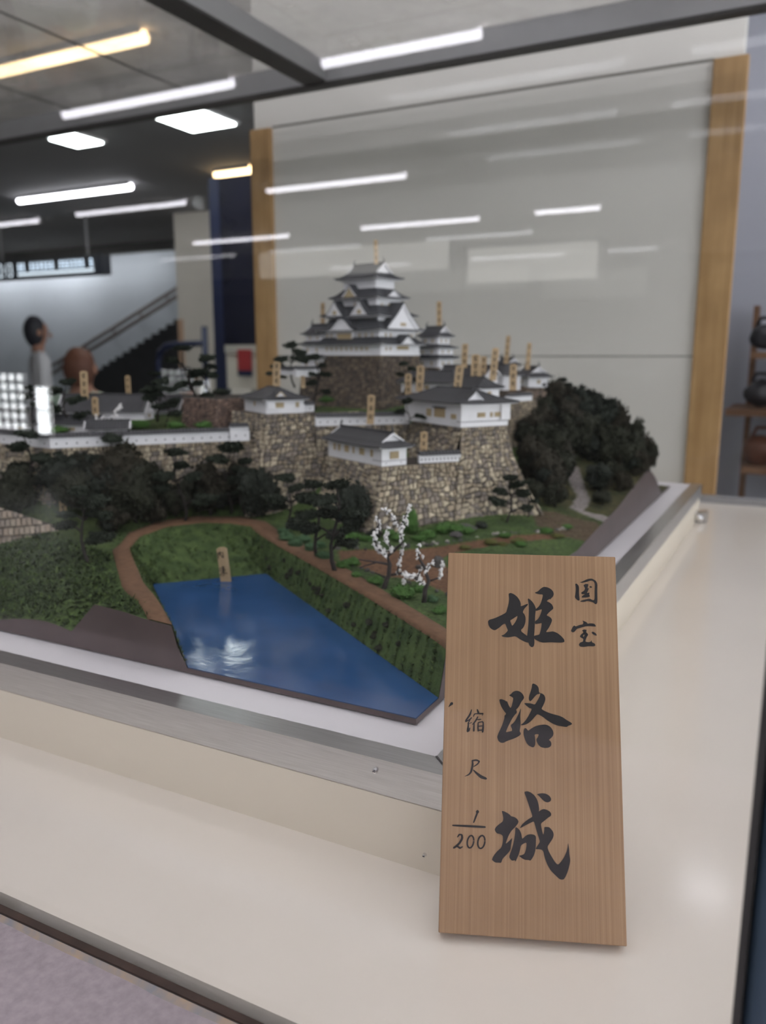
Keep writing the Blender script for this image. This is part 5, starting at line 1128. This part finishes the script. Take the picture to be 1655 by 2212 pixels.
bf = thing('blue_barrier', 'rounded navy tube barrier in front of the kiosk', 'barrier', (float(PY(345, 900, 4.4)[0]), 4.4, FLZ)); o_ = np.array(bf.location)
MB().tube([PY(342, 900, 4.4)-o_-np.array([0, 0, .9]), PY(342, 780, 4.4)-o_, PY(346, 760, 4.4)-o_, PY(360, 747, 4.4)-o_, PY(380, 744, 4.4)-o_, PY(445, 741, 4.4)-o_], .022, 8).build('rail_tube', M['navy'], bf, smooth=True)
MB().tube([PY(441, 705, 4.4)-o_, PY(446, 900, 4.4)-o_-np.array([0, 0, .9])], .022, 8).build('post', M['navy'], bf, smooth=True)
# hanging direction sign
s0_, s1_ = PY(-40, 548, 6.2), PY(219, 548, 6.2); sb_ = PY(219, 592, 6.2)
M['sign_dark'] = mat('sign_dark', (.05, .06, .08), .4); M['sign_lit'] = mat('sign_lettering', (.80, .9, 1.0), emit=.8)
sg = thing('direction_sign', 'dark hanging sign with lit white platform numbers before the stairs', 'sign', (float(s0_[0]), 6.2, float(sb_[2])))
sh_ = float(s1_[2]-sb_[2]); sw_ = float(s1_[0]-s0_[0])
MB().box(0, 0, 0, sw_, .12, sh_).build('sign_box', M['sign_dark'], sg)
for x in (.25, sw_-.25): MB().tube([(x, .06, sh_), (x, .06, CEZ-float(sb_[2]))], .015, 6).build('hanger', M['rail'], sg)
def text_mesh(body_, size, name):
    cu = bpy.data.curves.new(name, 'FONT'); cu.body = body_; cu.size = size; o = bpy.data.objects.new(name, cu); COL.objects.link(o)
    me = bpy.data.meshes.new_from_object(o.evaluated_get(bpy.context.evaluated_depsgraph_get())); bpy.data.objects.remove(o); me.materials.clear(); me.materials.append(M['sign_lit']); return me
tx0 = float(PY(-12, 570, 6.2)[0]-s0_[0]); link('platform_numbers', text_mesh('12\u00b713', sh_*1.05, 'platform_numbers'), sg, (tx0, -.004, sh_*.13), (math.pi/2, 0, 0), (.62, 1, 1))
mb = MB(); x = float(PY(38, 570, 6.2)[0]-s0_[0]); rr = random.Random(5)
while x < sw_-.12:
    wch = sh_*.32
    if rr.random() < .78:
        for k in range(3):
            zz_ = sh_*(.42+.15*k); mb.box(x, -.005, zz_, x+wch*rr.uniform(.5, .8), -.001, zz_+sh_*.04)
        mb.box(x+wch*.3, -.005, sh_*.40, x+wch*.42, -.001, sh_*.84)
    x += wch
mb.build('direction_line', M['sign_lit'], sg)
mb = MB(); x = float(PY(38, 570, 6.2)[0]-s0_[0])
while x < sw_-.12: mb.box(x, -.005, sh_*.16, x+sh_*.09, -.001, sh_*.30); x += sh_*.14
mb.build('subtitle_line', M['sign_lit'], sg)
# shelf of bags by the partition
M['shelf'] = wood_mat('shelf_wood', (.10, .05, .025), (.20, .11, .06), (2, 30, 30), 2); M['bag'] = mat('black_bag', (.012, .012, .016), .35); M['bag_brown'] = mat('brown_bag', (.12, .045, .025), .4); M['backwall'] = mat('blue_grey_panel', (.36, .37, .42), .6)
sx0 = float(PY(1606, 800, 3.3)[0]); sv = lambda v: float(PY(1635, v, 3.3)[2])
su = thing('shelf_unit', 'dark wooden shelf unit with bags beyond the oak post', 'shelf', (sx0, 3.3, FLZ))
MB().box(0, .3, 0, .02, .4, sv(650)-FLZ).build('upright', M['shelf'], su); MB().box(.95, 0, 0, .98, .4, sv(650)-FLZ).build('upright', M['shelf'], su)
for v in (885, 1010, 760): MB().box(-.05 if v == 885 else .02, -.01, sv(v)-FLZ-.025, .95, .4, sv(v)-FLZ).build('shelf_board', M['shelf'], su)
struct(MB().box(sx0-.45, 3.75, FLZ, sx0+1.6, 3.8, CEZ).build('wall_shop', M['backwall']))
def bag(u, v, r_, m, label):
    p = PY(u, v, 3.42); b = thing('handbag', label, 'bag', (float(p[0]), 3.42, float(p[2])))
    b_ = sponge('bag_body', M[m], 0, int(u), .08, 0, .85, 3); link('bag_body', b_, b, (0, 0, r_*.85), None, (r_, r_*.6, r_))
    MB().tube([(-r_*.5, 0, r_*1.5), (-r_*.3, 0, r_*2.0), (r_*.3, 0, r_*2.0), (r_*.5, 0, r_*1.5)], .008, 6).build('handle', M[m], b, smooth=True)
bag(1640, 882, .065, 'bag', 'round black bag on the shelf board level with the keep'); bag(1650, 757, .06, 'bag', 'black bag on the upper shelf board'); bag(1642, 1008, .075, 'bag_brown', 'brown leather bag on the lower shelf board')
# people in the hall
def person(u, v, t, hgt, skin, hair, shirt, label, rot=0.0, bald=False):
    c = PT(u, v, t); r = thing('person', label, 'person', (float(c[0]), float(c[1]), FLZ), rot)
    H_ = float(c[2]-FLZ)+.11; me = bpy.data.meshes.new('body')
    J = [(0,0,.53*H_),(0,0,.66*H_),(0,.0,.79*H_),(0,.01,.845*H_),(0,-.005,.885*H_),(0,-.01,.93*H_),(0,-.005,.965*H_)]
    R_ = [(.15,.11),(.145,.10),(.15,.09),(.046,.046),(.058,.070),(.076,.092),(.058,.072)]
    Ed = [(i, i+1) for i in range(6)]
    for s in (-1, 1):
        b0_ = len(J); J += [(s*.17,0,.80*H_),(s*.23,.02,.64*H_),(s*.22,-.06,.50*H_),(s*.21,-.09,.44*H_)]; R_ += [(.058,.058),(.045,.045),(.035,.035),(.04,.025)]; Ed += [(2, b0_), (b0_, b0_+1), (b0_+1, b0_+2), (b0_+2, b0_+3)]
        b0_ = len(J); J += [(s*.09,0,.47*H_),(s*.10,-.01,.27*H_),(s*.10,.02,.04*H_),(s*.10,-.12,.018*H_)]; R_ += [(.085,.09),(.06,.06),(.042,.045),(.04,.03)]; Ed += [(0, b0_), (b0_, b0_+1), (b0_+1, b0_+2), (b0_+2, b0_+3)]
    me.from_pydata(J, Ed, []); o = bpy.data.objects.new('body', me); COL.objects.link(o)
    o.modifiers.new('skin', 'SKIN').use_smooth_shade = True
    for i, q in enumerate(R_): me.skin_vertices[0].data[i].radius = q
    me.skin_vertices[0].data[0].use_root = True
    sm = o.modifiers.new('sub', 'SUBSURF'); sm.levels = 2; sm.render_levels = 2
    mm = bpy.data.meshes.new_from_object(o.evaluated_get(bpy.context.evaluated_depsgraph_get())); bpy.data.objects.remove(o)
    mm.materials.clear(); mm.materials.append(skin); mm.materials.append(shirt); mm.materials.append(M['navy_in'])
    for pl_ in mm.polygons:
        z = pl_.center.z/H_; pl_.material_index = 0 if (z > .835 or (z < .50 and abs(pl_.center.x) > .16)) else (1 if z > .52 else 2)
    link('body', mm, r)
    hm_ = sponge('hair', hair, 0, 9, .04, 0, 1, 3)
    link('hair', hm_, r, (0, .026, .922*H_), None, (.092, .098, .125*H_/1.6))
    for s in (-1, 1):
        link('ear', sponge('ear', skin, 0, 3, .05, 0, 1, 2), r, (s*.08, 0, .915*H_), None, (.012, .022, .032)); link('eye', sponge('eye', M['bag'], 0, 4, 0, 0, 1, 1), r, (s*.032, -.098, .922*H_), None, (.011, .006, .008))
    link('nose', sponge('nose', skin, 0, 5, 0, 0, 1, 2), r, (0, -.104, .905*H_), None, (.014, .018, .022)); link('mouth', sponge('mouth', M['bag_brown'], 0, 5, 0, 0, 1, 1), r, (0, -.09, .885*H_), None, (.024, .006, .006))
SK = mat('skin', (.42, .22, .15), .5); HB = mat('hair_brown', (.16, .065, .04), .6, .2, 60); HD = mat('hair_dark', (.02, .02, .028), .5)
person(176, 786, 4.6, 1.6, SK, HB, mat('mint_shirt', (.45, .62, .52), .8), 'person with reddish brown hair and mint top beyond the west ward', math.radians(200))
person(405, 818, 6.4, 1.6, SK, HD, mat('grey_shirt', (.5, .5, .52), .8), 'person with dark hair standing before the blue barrier', math.radians(190))
person(80, 705, 7.0, 1.6, SK, HD, mat('white_shirt', (.75, .75, .78), .8), 'person in a white shirt standing under the direction sign', math.radians(150))
# daylight windows of the hall in front of the case, mirrored in the front pane
M['day'] = mat('daylight_window', (.95, .98, 1.0), emit=8.0); M['muntin'] = mat('muntin', (.05, .045, .05), .5)
def hall_window(u0, v0, u1, v1, yv, nx_, nz_, n):
    a, b = PY(u0, v1, yv), PY(u1, v0, yv); y = 2*YG-yv
    r = bpy.data.objects.new('window_%d' % n, None); COL.objects.link(r); r.location = (float(a[0]), y, float(a[2])); r['kind'] = 'structure'
    w_, h_ = float(b[0]-a[0]), float(b[2]-a[2]); MB().box(0, -.02, 0, w_, 0, h_).build('pane', M['day'], r)
    bw = w_/nx_*.13 if nx_ > 1 else w_*.04
    for i in range(nx_+1): MB().box(w_*i/nx_-bw, 0, -bw, w_*i/nx_+bw, .02, h_+bw).build('muntin', M['muntin'], r)
    for i in range(nz_+1): MB().box(-bw, 0, h_*i/nz_-bw, w_+bw, .02, h_*i/nz_+bw).build('muntin', M['muntin'], r)
hall_window(-25, 805, 50, 925, 7.0, 5, 6, 1); hall_window(82, 835, 104, 938, 7.4, 1, 2, 2)

M['shop_lit'] = mat('lit_shop_front', (1.0, .98, .92), emit=.85)
def light_box(u0, v0, u1, v1, yv, label):
    a, b = PY(u0, v1, yv), PY(u1, v0, yv); y = 2*YG-yv
    r = thing('lit_shop_front', label, 'shop front', (float(a[0]), y, FLZ)); w_ = float(b[0]-a[0]); z0, z1 = float(a[2]-FLZ), float(b[2]-FLZ)
    MB().box(0, -.05, z0, w_, 0, z1).build('lit_panel', M['shop_lit'], r); MB().box(-.05, -.4, 0, w_+.05, -.05, z1+.05).build('shop_body', M['hall_dim'], r)
light_box(560, 470, 966, 602, 9.6, 'wide lit shop front mirrored behind the keep roofs'); light_box(1010, 520, 1290, 612, 9.9, 'narrow lit shop front mirrored in the partition')
